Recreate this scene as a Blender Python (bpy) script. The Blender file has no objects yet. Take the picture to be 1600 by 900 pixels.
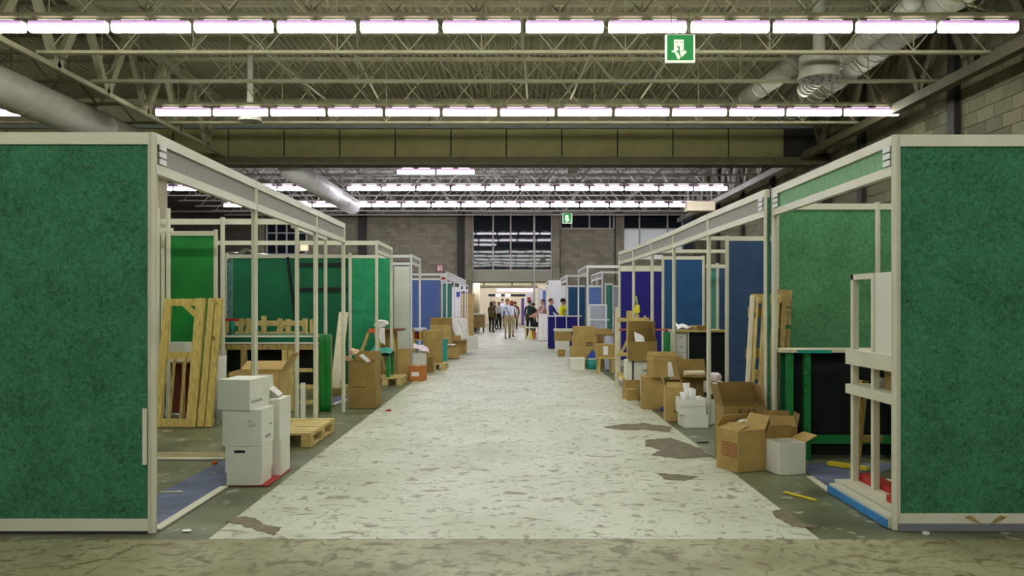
import bpy, bmesh, math, random
from mathutils import Vector, Matrix, Euler
random.seed(7)
SC = bpy.context.scene
COL = SC.collection

# ---------------------------------------------------------------- camera, world, exposure
F, VPX, HZ, CH = 1250.0, 803.0, 476.0, 1.43          # focal length in pixels, vanishing point, eye height
cam_d = bpy.data.cameras.new('camera')
cam_d.sensor_width = 36.0
cam_d.lens = 36.0 * F / 1600.0
cam_d.shift_x = -(VPX - 800.0) / 1600.0
cam_d.shift_y = (HZ - 450.0) / 1600.0
cam_d.clip_end = 300
cam = bpy.data.objects.new('camera', cam_d)
COL.objects.link(cam)
cam.location = (0, 0, CH)
cam.rotation_euler = (math.pi / 2, 0, 0)
SC.camera = cam

world = bpy.data.worlds.new('world')
SC.world = world
world.use_nodes = True
bg = world.node_tree.nodes['Background']
bg.inputs['Color'].default_value = (0.05, 0.055, 0.07, 1)
bg.inputs['Strength'].default_value = 0.3

vs = SC.view_settings
vs.view_transform = 'Standard'
vs.look = 'None'
vs.gamma = 1.0
vs.use_curve_mapping = False
vs.exposure = 0.0
LAMP = 31.0                                            # radiance of the fluorescent diffusers
LAMP_NEAR = (0.99, 1.0, 0.95)
LAMP_FAR = (0.93, 0.90, 1.0)

# ---------------------------------------------------------------- materials
MATS = {}
def nt(name):
    m = bpy.data.materials.new(name); m.use_nodes = True
    MATS[name] = m
    t = m.node_tree
    return m, t, t.nodes['Principled BSDF']
def nd(t, kind, **kw):
    n = t.nodes.new(kind)
    for k, v in kw.items():
        if k.startswith('i_'):
            n.inputs[k[2:].replace('_', ' ')].default_value = v
        else:
            setattr(n, k, v)
    return n
def lk(t, a, b): t.links.new(a, b)
def rgb(r, g, b):
    f = lambda c: (c / 255 / 12.92) if c / 255 <= 0.04045 else ((c / 255 + 0.055) / 1.055) ** 2.4
    return (f(r), f(g), f(b), 1)
def sc(c, k): return (min(1, c[0] * k), min(1, c[1] * k), min(1, c[2] * k), 1)

def mat(name, col, rough=0.6, var=0.12, scale=6.0, stretch=(1, 1, 1), bump=0.0, bscale=60.0, metal=0.0, detail=5, spec=0.4, speck=None, speck_scale=30.0, speck_lo=0.62):
    """colour with soft noise variation, optional dark specks and fine relief"""
    m, t, p = nt(name)
    p.inputs['Roughness'].default_value = rough
    p.inputs['Metallic'].default_value = metal
    p.inputs['Specular IOR Level'].default_value = spec
    g = nd(t, 'ShaderNodeNewGeometry')
    mp = nd(t, 'ShaderNodeMapping'); mp.inputs['Scale'].default_value = stretch
    lk(t, g.outputs['Position'], mp.inputs['Vector'])
    n = nd(t, 'ShaderNodeTexNoise'); n.inputs['Scale'].default_value = scale; n.inputs['Detail'].default_value = detail
    lk(t, mp.outputs[0], n.inputs['Vector'])
    r = nd(t, 'ShaderNodeValToRGB')
    r.color_ramp.elements[0].position = 0.3; r.color_ramp.elements[0].color = sc(col, 1 - var)
    r.color_ramp.elements[1].position = 0.7; r.color_ramp.elements[1].color = sc(col, 1 + var)
    lk(t, n.outputs['Fac'], r.inputs['Fac'])
    out = r.outputs['Color']
    if speck is not None:
        n2 = nd(t, 'ShaderNodeTexNoise'); n2.inputs['Scale'].default_value = speck_scale; n2.inputs['Detail'].default_value = 3
        lk(t, mp.outputs[0], n2.inputs['Vector'])
        r2 = nd(t, 'ShaderNodeValToRGB')
        r2.color_ramp.elements[0].position = speck_lo; r2.color_ramp.elements[0].color = (0, 0, 0, 1)
        r2.color_ramp.elements[1].position = speck_lo + 0.06; r2.color_ramp.elements[1].color = (1, 1, 1, 1)
        lk(t, n2.outputs['Fac'], r2.inputs['Fac'])
        mx = nd(t, 'ShaderNodeMixRGB'); mx.inputs[2].default_value = speck
        lk(t, r2.outputs['Color'], mx.inputs[0]); lk(t, out, mx.inputs[1])
        out = mx.outputs[0]
    lk(t, out, p.inputs['Base Color'])
    if bump > 0:
        nb = nd(t, 'ShaderNodeTexNoise'); nb.inputs['Scale'].default_value = bscale; nb.inputs['Detail'].default_value = 4
        lk(t, mp.outputs[0], nb.inputs['Vector'])
        b = nd(t, 'ShaderNodeBump'); b.inputs['Strength'].default_value = bump; b.inputs['Distance'].default_value = 0.02
        lk(t, nb.outputs['Fac'], b.inputs['Height']); lk(t, b.outputs[0], p.inputs['Normal'])
    return m
def emit(name, col, k):
    m, t, p = nt(name)
    p.inputs['Base Color'].default_value = (0.8, 0.8, 0.8, 1)
    p.inputs['Emission Color'].default_value = (*col[:3], 1)
    p.inputs['Emission Strength'].default_value = k
    return m
def felt(name, col, var=0.45, s=1.0):
    """needle felt: mottled two-scale wool look"""
    m, t, p = nt(name)
    p.inputs['Roughness'].default_value = 0.95
    p.inputs['Specular IOR Level'].default_value = 0.15
    p.inputs['Sheen Weight'].default_value = 0.12
    g = nd(t, 'ShaderNodeNewGeometry')
    a = nd(t, 'ShaderNodeTexNoise'); a.inputs['Scale'].default_value = 32 * s; a.inputs['Detail'].default_value = 8; a.inputs['Roughness'].default_value = 0.75; a.inputs['Distortion'].default_value = 1.2
    b = nd(t, 'ShaderNodeTexNoise'); b.inputs['Scale'].default_value = 3.2 * s; b.inputs['Detail'].default_value = 4
    lk(t, g.outputs['Position'], a.inputs['Vector']); lk(t, g.outputs['Position'], b.inputs['Vector'])
    mx = nd(t, 'ShaderNodeMath', operation='MULTIPLY_ADD'); mx.inputs[1].default_value = 0.8
    lk(t, a.outputs['Fac'], mx.inputs[0])
    m2 = nd(t, 'ShaderNodeMath', operation='MULTIPLY'); m2.inputs[1].default_value = 0.2
    lk(t, b.outputs['Fac'], m2.inputs[0]); lk(t, m2.outputs[0], mx.inputs[2])
    r = nd(t, 'ShaderNodeValToRGB')
    r.color_ramp.elements[0].position = 0.38; r.color_ramp.elements[0].color = sc(col, 1 - var)
    r.color_ramp.elements[1].position = 0.63; r.color_ramp.elements[1].color = sc(col, 1 + var)
    lk(t, mx.outputs[0], r.inputs['Fac']); lk(t, r.outputs['Color'], p.inputs['Base Color'])
    bp = nd(t, 'ShaderNodeBump'); bp.inputs['Strength'].default_value = 0.25; bp.inputs['Distance'].default_value = 0.01
    lk(t, mx.outputs[0], bp.inputs['Height']); lk(t, bp.outputs[0], p.inputs['Normal'])
    return m
def wood(name, col, grain=(1, 1, 1), var=0.28, knots=True):
    return mat(name, col, rough=0.75, var=var, scale=9, stretch=grain, bump=0.25, bscale=40, speck=sc(col, 0.28) if knots else None, speck_scale=5.5, speck_lo=0.66)

M_alu = mat('cream_aluminium', rgb(212, 210, 188), 0.45, 0.06, 3, speck=rgb(150, 135, 100), speck_scale=4.0, speck_lo=0.74)
M_white = mat('white_laminate', rgb(222, 222, 208), 0.5, 0.05, 3)
M_coolwhite = mat('cool_white_laminate', rgb(228, 228, 230), 0.5, 0.04, 3)
M_fasgrey = mat('grey_fascia_board', rgb(158, 156, 148), 0.7, 0.06, 30)
M_fasgreen = mat('pale_green_fascia_board', rgb(128, 172, 134), 0.8, 0.14, 22)
M_green = felt('green_felt', rgb(60, 114, 82), 0.5)
M_greenLit = felt('lit_green_felt', rgb(84, 138, 94), 0.4)  # inner wall felt toned lighter, the stronger light there included
M_greenB = felt('bright_green_felt', rgb(52, 150, 104), 0.42, 1.2)
M_satin = mat('emerald_satin_cloth', rgb(12, 118, 40), 0.55, 0.22, 2.2, bump=0.1, bscale=5)
M_dkgreen = mat('dark_green_cloth', rgb(8, 92, 58), 0.8, 0.2, 2.0, bump=0.1, bscale=5)
M_blue = felt('steel_blue_felt', rgb(60, 82, 114), 0.28)
M_midblue = felt('ocean_blue_felt', rgb(46, 84, 126), 0.3)
M_navy = mat('navy_cloth', rgb(30, 24, 118), 0.8, 0.12, 4)
M_sky = felt('pale_blue_felt', rgb(96, 118, 182), 0.14)
M_teal = felt('teal_felt', rgb(76, 138, 124), 0.2)
M_lilac = felt('lilac_grey_felt', rgb(168, 172, 190), 0.1)
M_card = mat('cardboard', rgb(174, 146, 88), 0.85, 0.14, 5, bump=0.08, bscale=30)
M_card2 = mat('dark_cardboard', rgb(148, 122, 68), 0.85, 0.14, 5, bump=0.08, bscale=30)
M_cardor = mat('orange_cardboard', rgb(180, 112, 56), 0.8, 0.1, 5)
M_cardin = mat('cardboard_inside', rgb(130, 100, 50), 0.9, 0.12, 5)
M_wbox = mat('white_board_carton', rgb(226, 226, 212), 0.6, 0.05, 4, speck=rgb(190, 188, 168), speck_scale=7, speck_lo=0.68)
M_ink = mat('black_ink', rgb(34, 30, 26), 0.8, 0.2, 30)
M_inkred = mat('red_brown_print', rgb(150, 82, 60), 0.8, 0.3, 60)
M_tape = mat('brown_tape', rgb(168, 126, 62), 0.3, 0.06, 8)
M_paper = mat('white_paper', rgb(236, 234, 232), 0.7, 0.05, 6, bump=0.2, bscale=14)
M_pink = mat('pale_pink_wrap', rgb(226, 206, 214), 0.6, 0.08, 8, bump=0.3, bscale=14)
M_pine = wood('pine_timber', rgb(200, 178, 112), (4, 4, 0.7))
M_pineX = wood('pine_board', rgb(202, 180, 116), (0.7, 4, 4))
M_old = wood('weathered_timber', rgb(160, 138, 84), (4, 4, 0.8), 0.4)
M_pale = wood('pale_plank', rgb(214, 206, 176), (3, 3, 1), 0.1, False)
M_black = mat('black_cloth', rgb(24, 30, 30), 0.9, 0.25, 4)
M_dark = mat('dark_steel', rgb(46, 44, 40), 0.7, 0.15, 5)
M_red = mat('red_paint', rgb(170, 40, 34), 0.5, 0.12, 6)
M_tealp = mat('teal_plastic', rgb(40, 150, 138), 0.35, 0.08, 6)
M_bluep = mat('blue_paint', rgb(50, 128, 190), 0.5, 0.15, 6)
M_royal = mat('royal_blue_roof', rgb(44, 76, 168), 0.5, 0.1, 6)
M_greenp = mat('green_painted_timber', rgb(30, 128, 64), 0.6, 0.25, 8, speck=rgb(150, 170, 110), speck_scale=14, speck_lo=0.68)
M_yellow = mat('yellow_plastic', rgb(232, 214, 50), 0.5, 0.1, 6)
M_steel = mat('galvanised_duct', rgb(172, 170, 152), 0.55, 0.12, 5, metal=0.0)
M_beam = mat('olive_painted_steel', rgb(152, 148, 118), 0.7, 0.1, 4)
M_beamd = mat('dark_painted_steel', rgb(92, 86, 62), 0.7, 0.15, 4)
M_girder = mat('ochre_girder_panel', rgb(142, 136, 90), 0.75, 0.12, 2.5)
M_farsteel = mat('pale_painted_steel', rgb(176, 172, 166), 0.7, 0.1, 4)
M_house = mat('white_enamel', rgb(225, 222, 222), 0.4, 0.03, 4)
M_skin = mat('skin', rgb(196, 146, 116), 0.6, 0.05, 20)

def block_mat(name, col, var=0.2):
    m, t, p = nt(name)
    p.inputs['Roughness'].default_value = 0.9
    g = nd(t, 'ShaderNodeNewGeometry')
    n = nd(t, 'ShaderNodeTexNoise'); n.inputs['Scale'].default_value = 7; n.inputs['Detail'].default_value = 6
    lk(t, g.outputs['Position'], n.inputs['Vector'])
    ad = nd(t, 'ShaderNodeMath', operation='MULTIPLY_ADD'); ad.inputs[1].default_value = 0.45
    lk(t, g.outputs['Random Per Island'], ad.inputs[0])
    mu = nd(t, 'ShaderNodeMath', operation='MULTIPLY'); mu.inputs[1].default_value = 0.55
    lk(t, n.outputs['Fac'], mu.inputs[0]); lk(t, mu.outputs[0], ad.inputs[2])
    r = nd(t, 'ShaderNodeValToRGB')
    r.color_ramp.elements[0].position = 0.25; r.color_ramp.elements[0].color = sc(col, 1 - var)
    r.color_ramp.elements[1].position = 0.75; r.color_ramp.elements[1].color = sc(col, 1 + var)
    lk(t, ad.outputs[0], r.inputs['Fac']); lk(t, r.outputs['Color'], p.inputs['Base Color'])
    b = nd(t, 'ShaderNodeBump'); b.inputs['Strength'].default_value = 0.2
    lk(t, n.outputs['Fac'], b.inputs['Height']); lk(t, b.outputs[0], p.inputs['Normal'])
    return m
M_block = block_mat('concrete_block', rgb(112, 108, 84))
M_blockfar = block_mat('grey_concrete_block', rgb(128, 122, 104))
M_mortar = mat('mortar', rgb(96, 90, 70), 0.95, 0.1, 8)
M_plaster = mat('cream_plaster', rgb(214, 204, 172), 0.9, 0.05, 3)
M_spandrel = mat('grey_spandrel', rgb(150, 148, 132), 0.8, 0.06, 3)
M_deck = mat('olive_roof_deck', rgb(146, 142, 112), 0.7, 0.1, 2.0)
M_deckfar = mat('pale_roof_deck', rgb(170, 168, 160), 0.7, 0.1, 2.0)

def glass_mat():
    m, t, p = nt('dark_window_glass')
    p.inputs['Base Color'].default_value = (0.012, 0.016, 0.02, 1)
    p.inputs['Roughness'].default_value = 0.03
    p.inputs['IOR'].default_value = 1.33
    g = nd(t, 'ShaderNodeNewGeometry')
    n = nd(t, 'ShaderNodeTexNoise'); n.inputs['Scale'].default_value = 0.9; n.inputs['Detail'].default_value = 1
    lk(t, g.outputs['Position'], n.inputs['Vector'])
    b = nd(t, 'ShaderNodeBump'); b.inputs['Strength'].default_value = 0.02; b.inputs['Distance'].default_value = 0.05
    lk(t, n.outputs['Fac'], b.inputs['Height']); lk(t, b.outputs[0], p.inputs['Normal'])
    return m
M_glass = glass_mat()
M_paneglow = emit('lit_far_room_pane', (0.10, 0.17, 0.15), 0.3)

def carpet_mat(name, base, fleck, lo, tint, fr=1.0):
    """film-covered carpet: pale with short dark smears lying across the aisle"""
    m, t, p = nt(name)
    p.inputs['Roughness'].default_value = 0.5
    p.inputs['Specular IOR Level'].default_value = 0.3
    g = nd(t, 'ShaderNodeNewGeometry')
    big = nd(t, 'ShaderNodeTexNoise'); big.inputs['Scale'].default_value = 1.1; big.inputs['Detail'].default_value = 5
    lk(t, g.outputs['Position'], big.inputs['Vector'])
    r0 = nd(t, 'ShaderNodeValToRGB')
    r0.color_ramp.elements[0].position = 0.32; r0.color_ramp.elements[0].color = tint
    r0.color_ramp.elements[1].position = 0.58; r0.color_ramp.elements[1].color = base
    lk(t, big.outputs['Fac'], r0.inputs['Fac'])
    out = r0.outputs['Color']; hs = []
    for i, (sx, sy, s, pos, a, amt) in enumerate(((1.0, 1.8, 5.5, lo, 0.5, 0.85), (1.7, 1.0, 6.5, lo + 0.01, -0.7, 0.8), (1.0, 1.3, 13.0, lo + 0.0, 0.1, 0.6))):
        mp = nd(t, 'ShaderNodeMapping'); mp.inputs['Scale'].default_value = (sx, sy, 1); mp.inputs['Rotation'].default_value = (0, 0, a)
        lk(t, g.outputs['Position'], mp.inputs['Vector'])
        n = nd(t, 'ShaderNodeTexNoise'); n.inputs['Scale'].default_value = s * fr; n.inputs['Detail'].default_value = 1.5; n.inputs['Distortion'].default_value = 0.9
        lk(t, mp.outputs[0], n.inputs['Vector'])
        r = nd(t, 'ShaderNodeValToRGB')
        r.color_ramp.elements[0].position = pos; r.color_ramp.elements[0].color = (0, 0, 0, 1)
        r.color_ramp.elements[1].position = pos + 0.11; r.color_ramp.elements[1].color = (amt, amt, amt, 1)
        lk(t, n.outputs['Fac'], r.inputs['Fac'])
        mx = nd(t, 'ShaderNodeMixRGB'); mx.inputs[2].default_value = fleck
        lk(t, r.outputs['Color'], mx.inputs[0]); lk(t, out, mx.inputs[1]); out = mx.outputs[0]
        if i == 0: h = n
    lk(t, out, p.inputs['Base Color'])
    b = nd(t, 'ShaderNodeBump'); b.inputs['Strength'].default_value = 0.3; b.inputs['Distance'].default_value = 0.02
    lk(t, h.outputs['Fac'], b.inputs['Height']); lk(t, b.outputs[0], p.inputs['Normal'])
    return m
M_carpet = carpet_mat('film_covered_carpet', rgb(194, 197, 176), rgb(118, 108, 80), 0.605, rgb(176, 179, 152))
M_carpet2 = carpet_mat('worn_film_carpet', rgb(158, 157, 122), rgb(98, 90, 58), 0.575, rgb(124, 122, 84))
M_floor = mat('stained_green_concrete', rgb(98, 102, 74), 0.4, 0.42, 2.2, bump=0.1, bscale=20, speck=rgb(168, 166, 140), speck_scale=5.0, speck_lo=0.63)
M_patch = mat('torn_grey_underlay', rgb(112, 104, 84), 0.9, 0.25, 9, bump=0.2, bscale=40)
M_bluecarp = mat('blue_grey_booth_carpet', rgb(96, 104, 126), 0.85, 0.35, 2.4, bump=0.2, bscale=60, speck=rgb(150, 150, 120), speck_scale=6, speck_lo=0.66)

# ---------------------------------------------------------------- mesh helpers
class MB:
    def __init__(s): s.v = []; s.f = []; s.sm = False
    def add(s, vs, fs):
        o = len(s.v); s.v += [tuple(v) for v in vs]; s.f += [tuple(i + o for i in f) for f in fs]; return s
    def box(s, x0, x1, y0, y1, z0, z1):
        return s.add([(x0,y0,z0),(x1,y0,z0),(x1,y1,z0),(x0,y1,z0),(x0,y0,z1),(x1,y0,z1),(x1,y1,z1),(x0,y1,z1)],
                     [(0,3,2,1),(4,5,6,7),(0,1,5,4),(1,2,6,5),(2,3,7,6),(3,0,4,7)])
    def bar(s, a, b, w, h, up=(0, 0, 1)):
        """rectangular bar from a to b, w across, h along up"""
        a = Vector(a); b = Vector(b); d = (b - a).normalized(); u = Vector(up)
        if abs(d.dot(u)) > 0.98: u = Vector((0, 1, 0))
        sd = d.cross(u).normalized(); u = sd.cross(d).normalized()
        p = [a + sd*i*w/2 + u*j*h/2 for i, j in ((-1,-1),(1,-1),(1,1),(-1,1))]
        q = [b + sd*i*w/2 + u*j*h/2 for i, j in ((-1,-1),(1,-1),(1,1),(-1,1))]
        return s.add(p + q, [(3,2,1,0),(4,5,6,7),(0,1,5,4),(1,2,6,5),(2,3,7,6),(3,0,4,7)])
    def tube(s, pts, r, n=8, cap=True):
        pts = [Vector(p) for p in pts]
        rs = r if isinstance(r, (list, tuple)) else [r] * len(pts)
        o = len(s.v)
        for i, p in enumerate(pts):
            d = (pts[min(i+1, len(pts)-1)] - pts[max(i-1, 0)])
            d = d.normalized() if d.length > 1e-9 else Vector((0,0,1))
            u = Vector((0,0,1)) if abs(d.z) < 0.9 else Vector((1,0,0))
            sd = d.cross(u).normalized(); u = sd.cross(d)
            for k in range(n):
                a = 2*math.pi*k/n
                s.v.append(tuple(p + sd*math.cos(a)*rs[i] + u*math.sin(a)*rs[i]))
        for i in range(len(pts)-1):
            for k in range(n):
                s.f.append((o+i*n+k, o+i*n+(k+1)%n, o+(i+1)*n+(k+1)%n, o+(i+1)*n+k))
        if cap:
            s.f.append(tuple(o+k for k in range(n))[::-1]); s.f.append(tuple(o+(len(pts)-1)*n+k for k in range(n)))
        return s
    def prism(s, poly, z0, z1):
        n = len(poly); o = len(s.v)
        s.v += [(x,y,z0) for x,y in poly] + [(x,y,z1) for x,y in poly]
        s.f.append(tuple(range(o+n-1, o-1, -1))); s.f.append(tuple(range(o+n, o+2*n)))
        for k in range(n): s.f.append((o+k, o+(k+1)%n, o+n+(k+1)%n, o+n+k))
        return s
    def xf(s, m):
        s.v = [tuple(m @ Vector(v)) for v in s.v]; return s
    def mesh(s, name, m):
        me = bpy.data.meshes.new(name); me.from_pydata(s.v, [], s.f); me.update()
        if s.sm: me.polygons.foreach_set('use_smooth', [True]*len(me.polygons))
        if m: me.materials.append(m)
        return me
    def build(s, name, m, parent=None, local=False):
        if parent is not None and not local:
            off = OFF.get(parent.name, Vector())
            s.v = [(x-off.x, y-off.y, z-off.z) for x,y,z in s.v]
        ob = bpy.data.objects.new(name, s.mesh(name, m)); COL.objects.link(ob)
        if parent is not None:
            ob.parent = parent; OFF[ob.name] = OFF.get(parent.name, Vector())
        return ob
OFF = {}
def tag(o, label=None, cat=None, group=None, kind=None):
    if label: o['label'] = label
    if cat: o['category'] = cat
    if group: o['group'] = group
    if kind: o['kind'] = kind
    return o
def thing(name, label, cat, loc=(0,0,0), rz=0.0, group=None):
    o = bpy.data.objects.new(name, None); COL.objects.link(o)
    o.location = loc; o.rotation_euler = (0, 0, rz); o.empty_display_size = 0.1
    OFF[o.name] = Vector(loc)
    return tag(o, label, cat, group)
def copy_tree(o, parent=None):
    c = o.copy(); COL.objects.link(c)
    if parent is not None: c.parent = parent
    for ch in list(o.children): copy_tree(ch, c)
    return c
def inst(name, me, parent, loc=(0,0,0), rot=(0,0,0), scale=(1,1,1)):
    o = bpy.data.objects.new(name, me); COL.objects.link(o); o.parent = parent
    o.location = loc; o.rotation_euler = rot; o.scale = scale; return o
def struct(mb, name, m, label=None):
    o = mb.build(name, m); o['kind'] = 'structure'
    if label: o['label'] = label
    return o
def P(x, y, Y): return Vector(((x-VPX)*Y/F, Y, CH-(y-HZ)*Y/F))      # photograph measurement -> metres at depth Y
def XX(x, Y): return (x-VPX)*Y/F
def ZZ(y, Y): return CH-(y-HZ)*Y/F
def FY(y): return F*CH/(y-HZ)                                         # depth of a floor point

# ---------------------------------------------------------------- floor, walls, ceiling
FARY, RX, DECK, CHORD = 40.0, 9.0, CH+5.89, CH+4.34
struct(MB().box(-18, RX, -10, 64, -0.2, 0.0), 'floor', M_floor, 'stained green-grey concrete hall floor')
cp = MB().box(-1.86, 1.86, 4.87, 39.6, 0.0005, 0.004).build('aisle_carpet', M_carpet)
tag(cp, 'long pale film-covered carpet running down the aisle', 'carpet')
cp2 = MB().box(-7, 7, 0.3, 4.86, 0.0005, 0.004).build('cross_aisle_carpet', M_carpet2)
tag(cp2, 'dingy olive-cream carpet crossing in front of the two green end panels', 'carpet')
def blob(name, pts, parent, z=0.008, jag=0.25, seed=1):
    """torn patch outlined by floor points measured in the photograph"""
    rd = random.Random(seed)
    w = [(XX(x, FY(y)), FY(y)) for x, y in pts]; out = []
    for i in range(len(w)):
        a = w[i]; b = w[(i+1) % len(w)]
        for k in range(6):
            f = k/6; l = math.hypot(b[0]-a[0], b[1]-a[1])
            out.append((a[0]+(b[0]-a[0])*f + rd.uniform(-1,1)*jag*l*0.22, a[1]+(b[1]-a[1])*f + rd.uniform(-1,1)*jag*l*0.3))
    return MB().prism(out, 0.002, z).build(name, M_patch, parent)
blob('torn_patch', [(355,816),(378,808),(402,812),(416,822),(438,826),(428,838),(398,828)], cp, seed=1)
blob('torn_patch', [(940,668),(968,664),(1006,662),(1050,668),(1044,676),(1004,672),(972,673)], cp, seed=2)
blob('torn_patch', [(1012,688),(1046,685),(1086,698),(1113,714),(1060,718),(1016,712),(1034,704),(1008,698)], cp, seed=3)
blob('torn_patch', [(1026,740),(1050,742),(1090,746),(1068,752),(1040,750)], cp, seed=4)
blob('torn_patch', [(1208,800),(1232,796),(1250,818),(1285,826),(1240,824),(1216,812)], cp, seed=5)

# right wall of concrete blocks
wr = struct(MB().box(RX+0.012, RX+0.3, -10, FARY+0.3, 0, DECK+0.3), 'wall_right', M_mortar, 'concrete block side wall above the booths')
bw, bh = 0.55, 0.26
bme = MB().box(-0.02, 0.03, 0.006, bw-0.006, 0.006, bh-0.006).mesh('block', M_block)
mbs = [MB().box(-0.02, 0.03, 0.006, bw-0.006, 0.006, bh-0.006).mesh('block', block_mat('concrete_block_tone_%d' % i, sc(rgb(114,110,84), k))) for i, k in enumerate((0.78, 0.95, 1.1, 1.35))]
rest = MB()
for r in range(int(DECK/bh)+1):
    z = r*bh
    for c in range(int((FARY-12.5)/bw)):
        y = 12.5 + c*bw + (bw/2 if r % 2 else 0)
        if z > 4.35 and y < 25.9: inst('block', random.choice(mbs), wr, (RX, y, z))
        elif z > 1.5: rest.box(RX-0.02, RX+0.03, y+0.006, y+bw-0.006, z+0.006, z+bh-0.006)
tag(rest.build('blockwork', M_block, wr), kind='stuff')
for i, y in enumerate((16.2, 20.5, 27.6, 31.2, 34.9)):  # dark strips put in for the shaded gaps of the wall
    tag(MB().box(RX-0.16, RX-0.025, y-0.13, y+0.13, 0, DECK-0.05).build('dark_gap_strip', M_dark), 'dark strip standing for a shaded gap in the block side wall', 'column', 'dark gap strips along the block wall')

# far wall with openings
wf = thing('wall_far', None, None, (0, FARY, 0)); wf['kind'] = 'structure'
def fx(x): return XX(x, FARY)
def fz(y): return ZZ(y, FARY)
def blocks(x0, x1, z0, z1, y, m=M_blockfar, parent=None):
    parent = parent or wf
    MB().box(x0, x1, y+0.01, y+0.3, z0, z1).build('backing', M_mortar, parent)
    b = MB(); nr = int(round((z1-z0)/0.2)); hh = (z1-z0)/max(nr,1)
    for r in range(nr):
        x = x0 - (0.2 if r % 2 else 0)
        while x < x1 - 0.02:
            a = max(x, x0); e = min(x+0.4, x1)
            if e-a > 0.05: b.box(a+0.004, e-0.004, y-0.02, y+0.05, z0+r*hh+0.004, z0+(r+1)*hh-0.004)
            x += 0.4
    tag(b.build('blockwork', m, parent), kind='stuff')
TOPZ = fz(331); OPZ = fz(440)
MB().box(-18, RX, FARY-0.02, FARY+0.3, TOPZ, DECK+0.3).build('upper_wall', mat('dark_upper_wall', rgb(92, 86, 76), 0.9), wf)  # plain dark tone for the wall above the ledge
MB().box(-18, RX, FARY-0.14, FARY-0.02, TOPZ-0.03, TOPZ+0.05).build('ledge', M_farsteel, wf)
blocks(fx(573), fx(715), 0, TOPZ, FARY)
blocks(fx(727), fx(738), 0, TOPZ, FARY-0.3)
blocks(fx(863), fx(874), 0, TOPZ, FARY-0.3)
blocks(fx(875), fx(960), 0, fz(358), FARY)
blocks(fx(961), fx(973), 0, TOPZ, FARY-0.3)
blocks(fx(973), RX, 0, fz(392), FARY)
blocks(fx(480), fx(561), 0, TOPZ, FARY)
blocks(fx(405), fx(416), 0, TOPZ, FARY-0.3)
blocks(fx(416), fx(480), 0, fz(398), FARY)
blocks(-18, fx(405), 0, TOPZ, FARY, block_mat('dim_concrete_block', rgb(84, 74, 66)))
for a, b in ((561,573),(715,727)):
    MB().box(fx(a), fx(b), FARY-0.25, FARY+0.2, 0, TOPZ).build('pier', M_dark, wf)
MB().box(fx(738), fx(863), FARY-0.06, FARY+0.3, OPZ, fz(423)).build('spandrel', M_spandrel, wf)
MB().box(fx(738), fx(863), FARY-0.12, FARY+0.1, OPZ-0.06, OPZ).build('lintel', M_beamd, wf)
MB().box(fx(833), fx(836), FARY-0.22, FARY-0.12, 0, TOPZ).build('pole', M_farsteel, wf)
wn = [0]
def window(x0, x1, y0, y1, xs, ys, lit=None):
    wn[0] += 1
    w = thing('window_%d' % wn[0], None, None, (0, FARY, fz(y1))); w['kind'] = 'structure'
    xb = [x0] + list(xs) + [x1]; yb = [y0] + list(ys) + [y1]
    for i in range(len(xb)-1):
        for j in range(len(yb)-1):
            m = M_paneglow if lit and j >= lit else M_glass
            MB().box(fx(xb[i])+0.02, fx(xb[i+1])-0.02, FARY+0.04, FARY+0.05, fz(yb[j+1])+0.02, fz(yb[j])-0.02).build('pane', m, w)
    MB().box(fx(x0)-0.02, fx(x1)+0.02, FARY+0.2, FARY+0.25, fz(y1), fz(y0)).build('backing', M_dark, w)
    for x in xb: MB().box(fx(x)-0.035, fx(x)+0.035, FARY-0.04, FARY+0.08, fz(y1), fz(y0)).build('mullion', M_farsteel, w)
    for y in yb: MB().box(fx(x0), fx(x1), FARY-0.03, FARY+0.07, fz(y)-0.03, fz(y)+0.03).build('transom', M_farsteel, w)
window(739, 862, 333, 422, (770.5, 798, 834.5), ())
window(876, 959, 333, 357, (893, 921, 953), ())
window(974, 1066, 333, 391, (999, 1043), (357.5,), lit=1)
window(417, 479, 348, 397, (432, 448, 464), (364, 380))
# room beyond the opening
rb = struct(MB().box(-9, RX, 60, 60.3, 0, 5), 'wall_back', M_plaster, 'cream wall of the room beyond the opening')
struct(MB().box(-9, RX, FARY+0.3, 60, 3.2, 3.35), 'ceiling_back', mat('dim_back_ceiling', rgb(150, 144, 116), 0.9), 'low ceiling beyond the opening')
struct(MB().box(-9.3, -9, FARY+0.3, 60.3, 0, 5), 'wall_back_left', M_plaster)
struct(MB().box(-18.3, -18, -10, FARY+0.3, 0, DECK+0.3), 'wall_left', M_mortar, 'far side wall of the left bay')
struct(MB().box(-18, RX+0.3, -10.3, -10, 0, DECK+0.3), 'wall_behind', M_spandrel)

# corrugated roof deck
def deck(y0, y1, m, name):
    b = MB(); p = 0.15; x = -18.0; prof = []
    while x < RX+0.1:
        prof += [(x, 0.0), (x+0.06, 0.0), (x+0.085, 0.055), (x+0.125, 0.055)]; x += p
    n = len(prof)
    b.v = [(px, y0, DECK+pz) for px, pz in prof] + [(px, y1, DECK+pz) for px, pz in prof]
    b.f = [(i, i+1, n+i+1, n+i) for i in range(n-1)]
    b.box(-18, RX+0.3, y0, y1, DECK+0.12, DECK+0.2)
    return struct(b, name, m, 'corrugated steel roof deck')
deck(-10, 22.9, M_deck, 'ceiling')
deck(22.9, FARY+0.3, M_deckfar, 'ceiling_far')

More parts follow.
